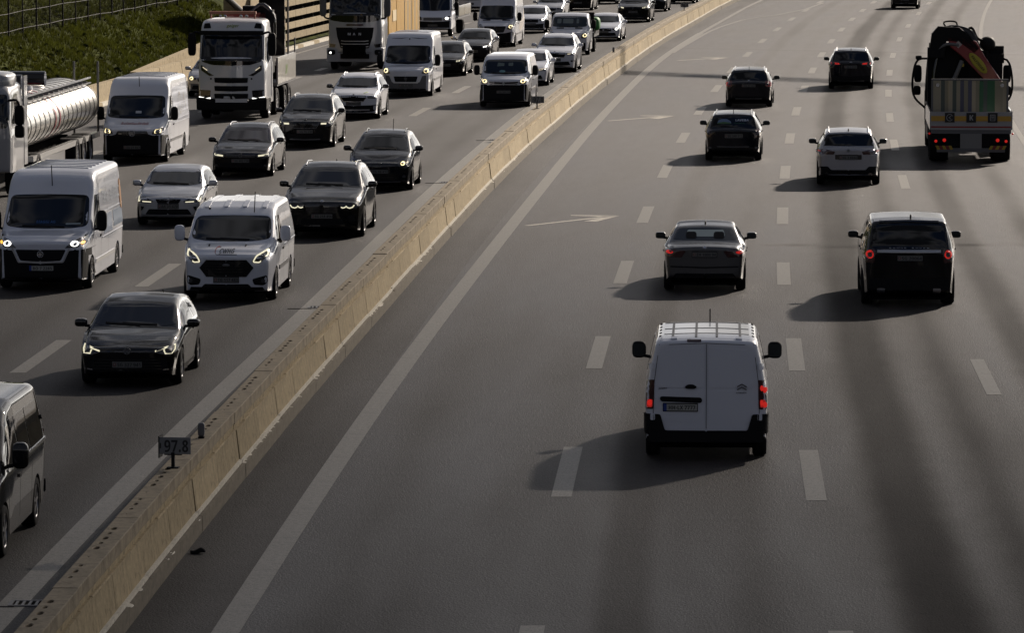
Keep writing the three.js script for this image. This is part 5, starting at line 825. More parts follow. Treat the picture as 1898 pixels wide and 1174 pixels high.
{ // black luxury SUV
  const v = new Car('suv', 'tall black SUV with round red rear lamps, driving away in the third lane', 'SUV', { L: 4.95, W: 1.98, H: 1.86, paint: M.black, nose: .98, cowl: [1.35, 1.24], wst: [2.1, 1.74], roofEnd: [4.62, 1.80], rwb: [4.82, 1.30], tail: 1.1, wr: .39, archR: .44, roofW: .80, hoodR: .08, tailR: .07, tailBow: .03, roofR: .10, tw: .27, glassEnd: [4.55, 4.45] });
  v.put('chrome_bar', 'rear', sym([[0, 1.19], [.66, 1.19], [.66, 1.145], [0, 1.145]]), M.alu, { off: .02 });
  for (const s of [1, -1]) { const o = v.put('tail_light', 'rear', rp([[s * .72, .92], [s * .90, .95], [s * .93, 1.22], [s * .70, 1.22]], .05), M.redDark, { off: .008 }); v.put('rear_lamp', 'rear', stroke(oval(s * .81, 1.10, .062, .066, 16), .026, true), M.redLamp, { off: .02, parent: o, cell: .2 }); }
  v.print('rear_lettering', 'rear', rect(-.44, 1.205, .44, 1.255, 0), printCell('rrov', c => { c.fillStyle = '#a9adb4'; c.font = 'bold 26px sans-serif'; const t = 'RANGE ROVER'; for (let i = 0; i < t.length; i++) c.fillText(t[i], 8 + i * 22.5, 42); }), { off: .014 });
  v.plate('rear', -.02, 1.03, 'SG 20064', { w: .26 }); v.put('lower_bumper', 'rear', sym(rp([[0, .60], [.80, .62], [.86, .38], [0, .36]], .04)), M.trim, { off: .012 });
  v.antenna(4.2, -.05, .08, 0, true); v.put('roof_spoiler', 'rear', sym([[0, 1.79], [.62, 1.77], [.62, 1.74], [0, 1.755]]), M.gloss, { off: .03 });
  v.put('exhaust', 'rear', rect(.5, .32, .66, .40, .02), M.alu, { m: true, off: .03 });
  v.park(99, 6.19, -1);
}
{ // silver compact SUV
  const v = new Car('suv', 'pale silver SUV driving away in the third lane, left of the crane truck', 'SUV', { L: 4.45, W: 1.84, H: 1.60, paint: paintOf(.31, .31, .33, .4, .34), nose: .84, cowl: [1.15, 1.08], wst: [1.95, 1.50], roofEnd: [4.05, 1.53], rwb: [4.34, 1.10], tail: .98, wr: .35, archR: .40, rails: M.alu, fin: true, mirrorMat: M.gloss, clad: M.trim, roofW: .74 });
  tailLamps(v, rp([[.38, .99], [.42, .90], [.86, .92], [.89, 1.03], [.70, 1.06]], .03), { pts: stroke([[.80, .99], [.87, 1.0]], .03), mat: M.redDim }, { mat: M.redDark });
  v.put('lower_bumper', 'rear', sym(rp([[0, .46], [.50, .46], [.58, .56], [.84, .56], [.86, .30], [0, .28]], .04)), M.trim, { off: .012 }); v.put('diffuser', 'rear', sym(rp([[0, .33], [.60, .34], [.60, .27], [0, .26]], .02)), M.alu, { off: .03 });
  v.put('plate_recess', 'rear', rect(-.38, .76, .38, .90, .02), M.gloss, { off: .006 }); v.plate('rear', 0, .82, 'SG 3 8846'); v.roundel('rear', 0, 1.02, .045, M.grey, 'ring');
  for (const s of [1, -1]) v.put('exhaust', 'rear', oval(s * .62, .34, .06, .04, 12), M.chrome, { off: .035 });
  v.park(136.8, 5.47, -1);
}
{ // dark estate with window lettering
  const v = new Car('estate_car', 'black estate driving away with white lettering and a blue landscape sticker on its rear window', 'car', { L: 4.55, W: 1.78, H: 1.52, paint: M.navy, nose: .70, cowl: [1.1, 1.0], wst: [1.9, 1.42], roofEnd: [4.15, 1.46], rwb: [4.42, 1.04], tail: .96, wr: .33, rails: M.black, roofW: .74, tailR: .08 });
  tailLamps(v, rp([[.66, 1.0], [.68, .74], [.84, .74], [.87, .92], [.80, 1.04]], .03), { pts: rect(.72, .86, .78, .94, .01), mat: std(.10, .08, .08, .2) }, { mat: M.redDark });
  v.put('window_sticker', 'rear', rp([[.50, 1.16], [.06, 1.16], [.08, 1.24], [.20, 1.31], [.36, 1.31], [.47, 1.26]], .03), std(.13, .19, .30, .4), { off: .009, thick: 0 }); v.put('window_sticker', 'rear', rp([[.50, 1.16], [.06, 1.16], [.10, 1.20], [.30, 1.225], [.48, 1.19]], .03), std(.05, .12, .04, .4), { off: .013, thick: 0 });
  v.print('window_lettering', 'rear', rect(-.56, 1.22, .02, 1.33, 0), words('laveba', 'LAVEBA', 'bold 50px sans-serif', '#b9c2d2'), { off: .012 }); v.print('window_lettering', 'rear', rect(-.36, 1.15, .0, 1.21, 0), words('wwwl', 'www.laveba.ch', '34px sans-serif', '#3f7a4c'), { off: .012 });
  v.plate('rear', -.02, .80, 'SG 240 312', { w: .28, h: .065 }); v.put('lower_bumper', 'rear', sym(rp([[0, .40], [.6, .42], [.66, .30], [0, .28]], .03)), M.trim, { off: .01 }); v.put('chrome_line', 'rear', sym([[0, .47], [.5, .475], [.5, .455], [0, .45]]), M.grey, { off: .012 }); v.antenna(3.9, 0, .12, -.06); v.roundel('rear', 0, 1.01, .04, M.grey, 'ring');
  v.put('reflector', 'rear', rect(.68, .40, .80, .46, .01), M.plateDark, { m: true, off: .012 });
  v.park(148.1, 1.96, -1);
}
{ // darker estate further on
  const v = new Car('estate_car', 'dark estate driving away with roof rails, farther up the same lane as the lettered estate', 'car', { L: 4.66, W: 1.80, H: 1.49, paint: M.navy, nose: .68, cowl: [1.15, .97], wst: [1.95, 1.38], roofEnd: [4.2, 1.42], rwb: [4.52, 1.02], tail: .94, wr: .33, rails: M.chrome, roofW: .74 });
  tailLamps(v, rp([[.62, 1.0], [.64, .80], [.85, .78], [.87, .90], [.80, 1.02]], .03), { pts: rp([[.74, .82], [.84, .82], [.85, .94], [.78, .96]], .02), mat: M.redDim }, { mat: M.red });
  v.plate('rear', 0, .84, 'SG 87 421'); v.roundel('rear', 0, 1.02, .045, M.alu, 'ring'); v.put('lower_bumper', 'rear', sym(rp([[0, .42], [.62, .44], [.66, .30], [0, .28]], .03)), M.trim, { off: .01 }); v.put('chin_strip', 'rear', sym([[0, .36], [.5, .365], [.5, .335], [0, .33]]), M.grey, { off: .02 }); v.antenna(3.9, 0, .1, -.05);
  v.park(181.2, 1.76, -1);
}
{ // dark SUV with lit red lamps
  const v = new Car('suv', 'dark blue SUV driving away with bright red upper lamps, farthest but one on the right', 'SUV', { L: 4.48, W: 1.86, H: 1.66, paint: M.navy, nose: .86, cowl: [1.1, 1.1], wst: [1.9, 1.55], roofEnd: [4.05, 1.58], rwb: [4.36, 1.16], tail: 1.05, wr: .36, archR: .42, rails: M.alu, fin: true, roofW: .76 });
  tailLamps(v, rp([[.40, 1.08], [.44, 1.0], [.86, 1.02], [.90, 1.12], [.74, 1.14]], .03), { pts: rp([[.46, 1.03], [.80, 1.04], [.82, 1.10], [.48, 1.08]], .02), mat: M.redLamp }, { mat: M.redDark });
  v.plate('rear', 0, .93, 'SG 5 5120', { w: .26, h: .06 }); v.roundel('rear', 0, 1.12, .04, M.alu, 'oval'); v.put('lower_bumper', 'rear', sym(rp([[0, .55], [.8, .58], [.85, .34], [0, .30]], .04)), M.trim, { off: .01 }); v.put('chin_strip', 'rear', sym([[0, .36], [.55, .37], [.55, .33], [0, .32]]), M.alu, { off: .02 });
  v.park(196, 5.55, -1);
}
{ // last one
  const v = new Car('hatchback_car', 'dark car at the top frame edge, last one driving away', 'car', { L: 4.3, W: 1.82, H: 1.5, paint: M.black, nose: .7, cowl: [1.05, 1.0], wst: [1.85, 1.4], roofEnd: [3.8, 1.4], rwb: [4.15, 1.0], tail: .92, step: .09 });
  tailLamps(v, rp([[.56, .92], [.6, .80], [.84, .82], [.86, .94]], .03), null, {}); v.plate('rear', 0, .6, 'SG 17 330'); v.put('chin_strip', 'rear', sym([[0, .38], [.62, .39], [.62, .33], [0, .32]]), M.alu, { off: .02 });
  v.park(305.9, 6.22, -1);
}

// ------------------------------------------------------------------ trucks
const cabSpec = o => ({ L: o.L, W: o.W ?? 2.5, H: o.H, paint: o.paint, roofW: .93, wheels: [99], wr: .5, archR: .1, noseR: .12, tailR: .06, noseBow: .16, tailBow: .01, bowReach: 1.4, crown: .05, roofR: .25, hoodR: .2, bulge: .01, tuck: .02, waist: 0, well: .3, hoodIn: .02, step: .09, blur: .06, plan: [[0, .955], [.3, .985], [.8, 1], [o.L, 1]], ...o.prof });
const lampRow = (g, name, list, mat) => { for (const [x, y, z, r] of list) mesh(name, new THREE.SphereGeometry(r, 10, 8).scale(1, 1, .5).translate(x, y, z), mat, g); };
function truckWheel(g, x, z, dual, R = .5) { const h = addWheel(g, x, R, z, dual ? .58 : .31, 10, M.alu); h.scale.set(1, 1, 1); return h; }
function craneFold(root, z, s = 1) {                 // a folded loading crane across the chassis
  const cr = new THREE.Group(); cr.name = 'loading_crane'; cr.position.set(0, 0, z); root.add(cr); const red = phys(.20, .010, .012, .35, { clearcoat: .6 });
  mesh('crane_base', merge([box(1.0, .7, .7, 0, 1.3, 0), box(2.3, .3, .34, 0, 1.15, 0), box(.5, 1.5, .5, .1, 2.2, 0)]), M.trim, cr);
  const boom = new THREE.Shape([[-.2, -.16], [1.8, -.12], [1.86, .14], [.4, .30], [-.2, .24]].map(p => new THREE.Vector2(...p)));
  return { cr, red, boom: new THREE.ExtrudeGeometry(boom, { depth: .36, bevelEnabled: true, bevelSize: .03, bevelThickness: .03, bevelSegments: 2 }) };
}
{ // flatbed truck with crane, facing the camera
  const S = cabSpec({ L: 2.15, H: 3.66, paint: paintOf(.60, .61, .63), prof: { prof: [[0, 1.9], [.02, 2.02], [.12, 2.25], [.32, 3.05], [.4, 3.2], [.55, 3.52], [.9, 3.64], [2.15, 3.66]], belt: [[0, 1.7], [.1, 1.9], [.6, 1.98], [2.15, 2.0]], bot: [[0, .72], [2.15, .72]] } });
  const v = new Vehicle('flatbed_truck', 'white flatbed truck with lit strip lamps, orange roof bar and folded crane behind its cab', 'truck', S), g = v.g;
  v.put('windscreen', 'front', sym(rp([[0, 3.06, 0], [1.08, 3.05, .08], [1.14, 2.12, .12], [.7, 1.98, .1], [0, 1.96, 0]], .08)), M.glass, { off: .01 });
  const vis = mesh('sun_visor', new THREE.CylinderGeometry(1.9, 1.9, .16, 24, 1, true, -.66, 1.32).scale(1, 1, .4).translate(0, 3.14, S.L / 2 - .78), M.trim, g); vis.castShadow = true;
  v.put('roof_lamp_recess', 'front', rp([[.78, 3.30], [1.06, 3.28], [1.04, 3.46], [.84, 3.48]], .03), M.trim, { m: true, off: .01 });
  v.print('roof_lettering', 'front', rect(-.36, 3.30, .36, 3.46, 0), words('rl', 'geiger', 'italic bold 50px sans-serif', '#7a8c1c'), { off: .02 });
  for (let i = 0; i < 3; i++) { const y = [1.42, 1.12, .84][i]; v.put('grille', 'front', sym(rp([[0, y + .1], [.62 - .0 * i, y + .1], [.60, y - .08], [0, y - .10]], .03)), M.trim, { off: .012 }); }
  v.put('step_dot', 'front', oval(.74, 1.48, .035, .035, 10), M.trim, { m: true, off: .012 });
  headLamps(v, rp([[.62, 1.60], [.80, 1.58], [1.10, 1.78], [1.12, 1.98], [.98, 1.92], [.86, 1.72]], .03), [{ pts: stroke([[.88, 1.78], [1.04, 1.90]], .03), mat: M.dimLamp }], { mat: M.lensDark });
  v.put('grille', 'front', rp([[.75, 1.06], [1.19, 1.08], [1.18, .82], [.78, .80]], .03), M.gloss, { m: true, off: .008 });
  for (const s of [1, -1]) v.put('strip_lamp', 'front', stroke([[s * .76, .76], [s * .9, .74], [s * 1.18, .80]], .07), M.whiteLamp, { off: .02 });
  const bump = new THREE.Shape(rp([[-1.26, .36], [1.26, .36], [1.27, .78], [.68, .78], [.62, .62], [-.62, .62], [-.68, .78], [-1.27, .78]], .04).map(p => new THREE.Vector2(...p))); mesh('bumper', new THREE.ExtrudeGeometry(bump, { depth: .7, bevelEnabled: true, bevelSize: .02, bevelThickness: .04 }).translate(0, 0, S.L / 2 - .82), M.trim, g);
  mesh('bumper_insert', box(1.16, .14, .06, 0, .69, S.L / 2 - .06), v.paint, g); v.plate('front', -.05, .5, 'SG 120 733'); g.children.filter(o => o.name === 'number_plate').forEach(o => o.position.z = .12);
  v.side('side_window', rp([[.38, 2.16], [.58, 2.98], [1.55, 2.98], [1.55, 2.14], [.9, 2.02]], .08), M.glass, { off: .006 }); v.seam([[.32, 2.0], [.3, .8]]); v.seam([[1.68, 3.1], [1.68, .8]]); v.side('side_fairing', rp([[1.75, .8], [2.1, .8], [2.1, 3.3], [1.8, 3.1]], .05), v.paint, { off: .02, thick: .03 });
  for (const s of [1, -1]) { const h = new THREE.Group(); h.name = 'mirror'; g.add(h); mesh('mirror_shell', pebble(.15, .42, .10, .5).translate(s * 1.46, 2.72, S.L / 2 - .3), M.trim, h); mesh('mirror_arm', tube([[s * 1.1, 3.10, S.L / 2 - .4], [s * 1.36, 3.16, S.L / 2 - .3], [s * 1.46, 3.05, S.L / 2 - .3]], .04), M.trim, h); }
  mesh('roof_bar', merge([box(1.7, .1, .14, 0, 3.86, .45), box(.06, .2, .06, -.8, 3.74, .45), box(.06, .2, .06, .8, 3.74, .45)]), std(.45, .20, .14, .5), g); lampRow(g, 'roof_lamp', [[-.45, 3.74, .5, .06], [-.28, 3.74, .5, .06], [.3, 3.74, .5, .06], [.5, 3.74, .5, .06]], M.chrome);
  const zb = -1.9; mesh('chassis', box(.9, .3, 8.2, 0, .85, -3.4), M.under, g);
  const { cr, red, boom } = craneFold(g, -1.75); mesh('crane_boom', boom.clone().rotateZ(Math.PI / 2 - .1).translate(.62, 1.8, -.18), red, cr); mesh('crane_arm', merge([box(.42, 2.3, .5, 1.0, 2.75, 0), box(.9, .4, .5, .55, 3.85, 0), new THREE.CylinderGeometry(.3, .3, .4, 16).rotateX(Math.PI / 2).translate(1.0, 3.6, .1)]), M.trim, cr); mesh('crane_beam', box(1.5, .5, .4, .2, 3.55, .1), red, cr); mesh('crane_cylinder', tube([[.35, 3.75, .2], [.8, 4.1, .2], [1.2, 3.7, .2], [1.26, 2.9, .15]], .09), M.gloss, cr); mesh('warning_strip', box(.06, .5, .04, .92, 2.9, .30), std(.5, .34, .03, .5), cr);
  const bed = new THREE.Group(); bed.name = 'bed'; g.add(bed); bed.position.set(0, 0, -2.5); mesh('bed_floor', box(2.5, .14, 5.6, 0, 1.12, -2.8), M.steel, bed); const sideM = paintOf(.62, .60, .55);
  for (const s of [1, -1]) { for (let k = 0; k < 5; k++) mesh('drop_side', box(.05, .98, 1.09, s * 1.25, 1.62, -.56 - k * 1.12), sideM, bed); for (let k = 0; k <= 5; k++) mesh('stake', box(.05, 1.0 + (k === 5 ? .5 : 0), .05, s * 1.235, 1.6 + (k === 5 ? .3 : 0), -k * 1.12), M.grey, bed); }
  mesh('load', merge([box(1.6, .7, 2, 0, 1.6, -1.4), box(1.9, .5, 1.8, -.1, 1.45, -3.8)]), M.under, bed); { const d = toCell(new THREE.PlaneGeometry(2.2, .6).rotateY(Math.PI / 2).translate(1.281, 1.65, -2.6), words('bedside', 'pv', 'italic bold 60px sans-serif', '#5c7a2c')); mesh('side_lettering', d, printMat, bed); }
  for (const s of [1, -1]) { truckWheel(g, s * 1.07, S.L / 2 - 1.35); truckWheel(g, s * 1.07, -2.3 - .4, false); truckWheel(g, s * .96, -5.0, true); truckWheel(g, s * .96, -6.35, true); mesh('tank_box', box(.5, .5, 1.1, s * .95, .8, -1.1), M.alu, g); }
  v.park(172.7, -16.79);
}
{ // container truck facing the camera
  const S = cabSpec({ L: 2.2, H: 3.75, paint: paintOf(.36, .365, .38), prof: { prof: [[0, 2.05], [.02, 2.15], [.08, 2.3], [.22, 3.3], [.4, 3.65], [.9, 3.74], [2.2, 3.75]], belt: [[0, 1.8], [.1, 2.1], [.6, 2.14], [2.2, 2.14]], bot: [[0, .74], [2.2, .74]] } });
  const v = new Vehicle('container_truck', 'pale grey truck with a wide black grille towing a yellow-brown container', 'truck', S), g = v.g;
  v.put('windscreen', 'front', sym(rp([[0, 3.3, 0], [1.10, 3.28, .08], [1.14, 2.24, .1], [.6, 2.16, .1], [0, 2.14, 0]], .08)), M.glass, { off: .01 });
  v.put('grille', 'front', sym(rp([[0, 1.92], [.86, 1.92], [.80, 1.5], [.64, .98], [0, .96]], .05)), M.trim, { off: .012 });
  v.put('red_badge', 'front', sym(rp([[0, 2.07], [.36, 2.07], [.42, 2.03], [.34, 1.99], [0, 1.99]], .02)), M.redDark, { off: .014 }); v.put('grille_brow', 'front', sym([[0, 1.95], [.8, 1.95], [.8, 1.92], [0, 1.92]]), M.alu, { off: .02 });
  v.print('grille_lettering', 'front', rect(-.36, 1.55, .36, 1.70, 0), printCell('man', c => { c.fillStyle = '#c9ccd2'; c.font = 'bold 60px sans-serif'; 'MAN'.split('').forEach((t, i) => c.fillText(t, 14 + i * 86, 54)); }), { off: .026 });
  for (let i = 0; i < 3; i++) { const y = [1.30, 1.17, 1.04][i]; v.put('grille_bar', 'front', stroke([[-.62, y + .02], [-.45, y], [.45, y], [.62, y + .02]], .03), M.alu, { off: .026, cell: .25 }); }
  v.roundel('front', 0, 1.88, .07, M.grey, 'oval');
  headLamps(v, rp([[.86, 1.16], [1.2, 1.20], [1.2, 1.04], [.92, 1.0]], .03), [], { mat: M.lensDark });
  const bump = new THREE.Shape(rp([[-1.26, .38], [1.26, .38], [1.27, .98], [.88, .98], [.7, .74], [-.7, .74], [-.88, .98], [-1.27, .98]], .04).map(p => new THREE.Vector2(...p))); mesh('bumper', new THREE.ExtrudeGeometry(bump, { depth: .7, bevelEnabled: true, bevelSize: .02, bevelThickness: .04 }).translate(0, 0, S.L / 2 - .80), v.paint, g);
  mesh('air_intake', box(1.3, .22, .05, 0, .62, S.L / 2 - .03), M.trim, g); for (const s of [1, -1]) { mesh('lamp_recess', pebble(.17, .12, .05).translate(s * 1.06, .80, S.L / 2 - .05), M.trim, g); mesh('fog_lamp', ell(.05, .05, .03).translate(s * 1.1, .78, S.L / 2 + .0), s < 0 ? M.whiteLamp : M.lens, g); }
  v.put('painted_reflection', 'front', rp([[.24, 2.52], [.34, 2.5], [.33, 2.44], [.3, 2.49]], .01), std(.35, .16, .02, .5), { off: .014, thick: 0 });  // orange reflection painted onto the windscreen as a colour patch
  v.side('side_window', rp([[.34, 2.3], [.5, 3.2], [1.5, 3.2], [1.5, 2.26], [.9, 2.18]], .08), M.glass, { off: .006 }); v.seam([[.3, 2.1], [.3, .8]]); v.seam([[1.64, 3.3], [1.64, .8]]);
  for (const s of [1, -1]) { const h = new THREE.Group(); h.name = 'mirror'; g.add(h); mesh('mirror_shell', pebble(.15, .45, .10, .5).translate(s * 1.46, 2.85, S.L / 2 - .25), M.grey, h); mesh('mirror_arm', tube([[s * 1.1, 2.3, S.L / 2 - .3], [s * 1.34, 2.34, S.L / 2 - .25], [s * 1.46, 2.5, S.L / 2 - .25]], .04), M.trim, h); }
  mesh('bumper_plate', toCell(new THREE.PlaneGeometry(.52, .11).translate(0, .85, S.L / 2 + .02), plateCell('ZH 66 201')), printMat, g);
  const ct = new THREE.Group(); ct.name = 'container'; g.add(ct); ct.position.set(0, 0, -1.9); const ym = [std(.50, .30, .05, .55), std(.44, .26, .05, .6), std(.34, .26, .13, .6)];
  mesh('container_shell', box(2.36, 2.8, 13.4, 0, 2.55, -6.75), ym[1], ct);
  for (const s of [1, -1]) for (let k = 0; k < 60; k++) { if ([14, 29, 44].includes(k)) continue; const z = -.12 - k * .223; mesh('corrugation', box(.05, 2.6, .15, s * 1.19, 2.55, z), ym[k > 29 && k % 7 < 3 ? 2 : k % 9 === 4 ? 1 : 0], ct); }
  for (const [z, y] of [[-2, 3.3], [-2.2, 2.3]]) mesh('container_panel', box(.03, .5, 1.5, 1.225, y, z), std(.5, .40, .22, .6), ct);
  mesh('chassis', box(1.0, .4, 14, 0, .9, -5.5), M.under, g); mesh('side_skirt', merge([box(.04, .5, 4, 1.2, .75, -4.6), box(.04, .5, 4, -1.2, .75, -4.6)]), M.grey, g);
  for (const s of [1, -1]) { truckWheel(g, s * 1.07, S.L / 2 - 1.4); truckWheel(g, s * .96, -3.2, true); for (const z of [-10.2, -11.5, -12.8]) truckWheel(g, s * .98, z, true); }
  v.park(214.7, -17.0);
}
{ // white truck with side boards far back
  const S = cabSpec({ L: 2.0, W: 2.05, H: 2.45, paint: M.white, prof: { prof: [[0, .98], [.1, 1.12], [.35, 1.32], [.95, 2.1], [1.15, 2.36], [1.4, 2.43], [2.0, 2.45]], belt: [[0, .9], [.4, 1.24], [2, 1.28]], bot: [[0, .4], [2, .5]], noseR: .1 } });
  const v = new Vehicle('flatbed_truck', 'small white truck with pale side boards and one warm headlight, right of the yellow container', 'truck', S), g = v.g;
  v.put('windscreen', 'front', sym(rp([[0, 2.12, 0], [.82, 2.1, .06], [.88, 1.40, .08], [0, 1.37, 0]], .06)), M.glass, { off: .008 }); v.put('lower_front', 'front', sym(rp([[0, .8], [.6, .82], [.98, .86], [.98, .42], [0, .42]], .03)), M.trim, { off: .008 }); v.put('grille', 'front', sym(rp([[0, 1.02], [.5, 1.02], [.5, .86], [0, .86]], .03)), M.grey, { off: .008 });
  headLamps(v, rp([[.58, .88], [.62, 1.06], [.94, 1.12], [.96, .92]], .03), [{ pts: oval(.76, .98, .10, .07, 14), mat: M.whiteLamp, side: 1 }], { mat: M.lens });
  v.side('side_window', rp([[.62, 1.42], [1.05, 2.1], [1.7, 2.1], [1.7, 1.38]], .06), M.glass, { off: .006 });
  for (const s of [1, -1]) { const h = new THREE.Group(); h.name = 'mirror'; g.add(h); mesh('mirror_shell', pebble(.12, .24, .08).translate(s * 1.24, 1.62, .45), M.trim, h); mesh('mirror_arm', tube([[s * .95, 1.42, .4], [s * 1.1, 1.42, .42], [s * 1.22, 1.48, .45]], .03), M.trim, h); addWheel(g, s * .88, .38, .15, .24, 8, M.alu); addWheel(g, s * .88, .38, -4.6, .4, 8, M.steel); }
  const sideM = paintOf(.66, .62, .52), bed = new THREE.Group(); bed.name = 'bed'; bed.position.set(0, 0, -1.6); g.add(bed); mesh('bed_floor', box(2.2, .12, 6.2, 0, .95, -3.1), M.steel, bed); for (const s of [1, -1]) for (let k = 0; k < 2; k++) mesh('drop_side', box(.05, .55, 2.9, s * 1.12, 1.3, -1.55 - k * 3.1), sideM, bed); mesh('head_board', box(2.2, .9, .06, 0, 1.5, 0), M.trim, bed);
  mesh('chassis', box(.8, .25, 7.2, 0, .68, -3.4), M.under, g); v.plate('front', 0, .6, 'SG 44 018'); v.park(256.7, -18.04);
}
{ // tanker
  const S = cabSpec({ L: 2.3, W: 2.45, H: 3.2, paint: paintOf(.26, .265, .28), prof: { prof: [[0, 1.8], [.02, 2.0], [.1, 2.2], [.3, 2.95], [.6, 3.12], [2.3, 3.2]], belt: [[0, 1.6], [.1, 1.8], [2.3, 1.9]], bot: [[0, .7], [2.3, .7]] } });
  const v = new Vehicle('tanker_truck', 'tanker truck with a ribbed mirror-bright tank, two thin red bands and a walkway on top', 'tanker', S), g = v.g;
  v.put('windscreen', 'front', sym(rp([[0, 2.9, 0], [1.06, 2.86, .08], [1.12, 1.95, .1], [0, 1.9, 0]], .08)), M.glass, { off: .01 }); v.side('side_window', rp([[.4, 2.05], [.6, 2.85], [1.5, 2.85], [1.5, 2.0]], .08), M.glass, { off: .006 });
  mesh('roof_fairing', pebble(1.1, .28, .9, .5).translate(0, 3.2, -.3), v.paint, g); for (const s of [1, -1]) mesh('side_fairing', box(.05, 2.5, .55, s * 1.2, 2.05, -1.42), v.paint, g);
  for (const s of [1, -1]) { const h = new THREE.Group(); h.name = 'mirror'; g.add(h); mesh('mirror_shell', pebble(.14, .28, .1, .5).translate(s * 1.42, 2.3, .85), M.trim, h); mesh('mirror_shell', pebble(.14, .18, .1, .5).translate(s * 1.42, 1.85, .85), M.trim, h); mesh('mirror_arm', tube([[s * 1.1, 2.7, .8], [s * 1.36, 2.7, .85], [s * 1.42, 2.0, .85]], .035), M.trim, h); }
  const tk = new THREE.Group(); tk.name = 'tank'; g.add(tk); const steel = std(.80, .78, .73, .27, 1, {}), prof = []; const TL = 14.0, R = .98, zt = -1.9;
  for (const [r, z] of [[0, 0], [.5, .04], [.8, .14], [.95, .3], [R, .5], [R, TL - .5], [.95, TL - .3], [.8, TL - .14], [.5, TL - .04], [0, TL]]) prof.push(new THREE.Vector2(r, z));
  mesh('tank_shell', new THREE.LatheGeometry(prof, 48).rotateX(-Math.PI / 2).scale(1.22, .84, 1).translate(0, 1.78, zt), steel, tk);
  const ringG = (w, k = 1.004) => new THREE.TorusGeometry(R * k, w, 6, 56).scale(1.22, .84, 1);
  for (let i = 0; i < 16; i++) mesh('tank_ring', ringG(.012), M.steel, tk).position.set(0, 1.78, zt - .6 - i * .87);
  for (const z of [5.2, 6.0]) mesh('red_band', new THREE.CylinderGeometry(R * 1.006, R * 1.006, .16, 56, 1, true).rotateX(Math.PI / 2).scale(1.22, .84, 1).translate(0, 1.78, zt - z), std(.30, .02, .03, .3, .3), tk);
  for (const s of [1, -1]) { mesh('walkway_rail', box(.05, .05, TL - .8, s * .95, 2.62, zt - TL / 2), M.alu, tk); mesh('walkway_rail', box(.05, .04, TL - .8, s * .95, 2.46, zt - TL / 2), M.grey, tk); mesh('lower_rail', box(.16, .16, TL - 1, s * 1.14, .86, zt - TL / 2 - .3), M.whiteWarm, tk); }
  for (let i = 0; i < 14; i++) mesh('walkway_post', box(1.9, .06, .06, 0, 2.5, zt - .6 - i * .95), M.grey, tk);
  for (const z of [2.2, 4.2, 6.2, 8.4]) mesh('manhole', new THREE.CylinderGeometry(.32, .36, .22, 20).translate(0, 2.66, zt - z), M.alu, tk); for (const [z, x] of [[3.0, -.2], [5.4, .1]]) mesh('hose_box', new THREE.CylinderGeometry(.22, .22, 1.5, 16).rotateZ(Math.PI / 2).translate(x, 2.95, zt - z), M.anthracite, tk);
  for (const x of [.35, 1.1]) mesh('rear_post', new THREE.CylinderGeometry(.035, .035, 2.3, 8).translate(x, 1.95, zt - TL - .2), M.steel, tk);
  mesh('chassis', box(.9, .35, 15, 0, .75, -6.6), M.under, g); for (const s of [1, -1]) { truckWheel(g, s * 1.05, -.2); truckWheel(g, s * .95, -3.6, true); for (const z of [-11, -12.3, -13.6]) truckWheel(g, s * .95, z, true); mesh('side_guard', box(.04, .35, 4.5, s * 1.2, .62, -6.3), M.alu, g); }
  v.plate('front', 0, .9, 'SG 72 006'); v.park(131.6, -18.95);
}
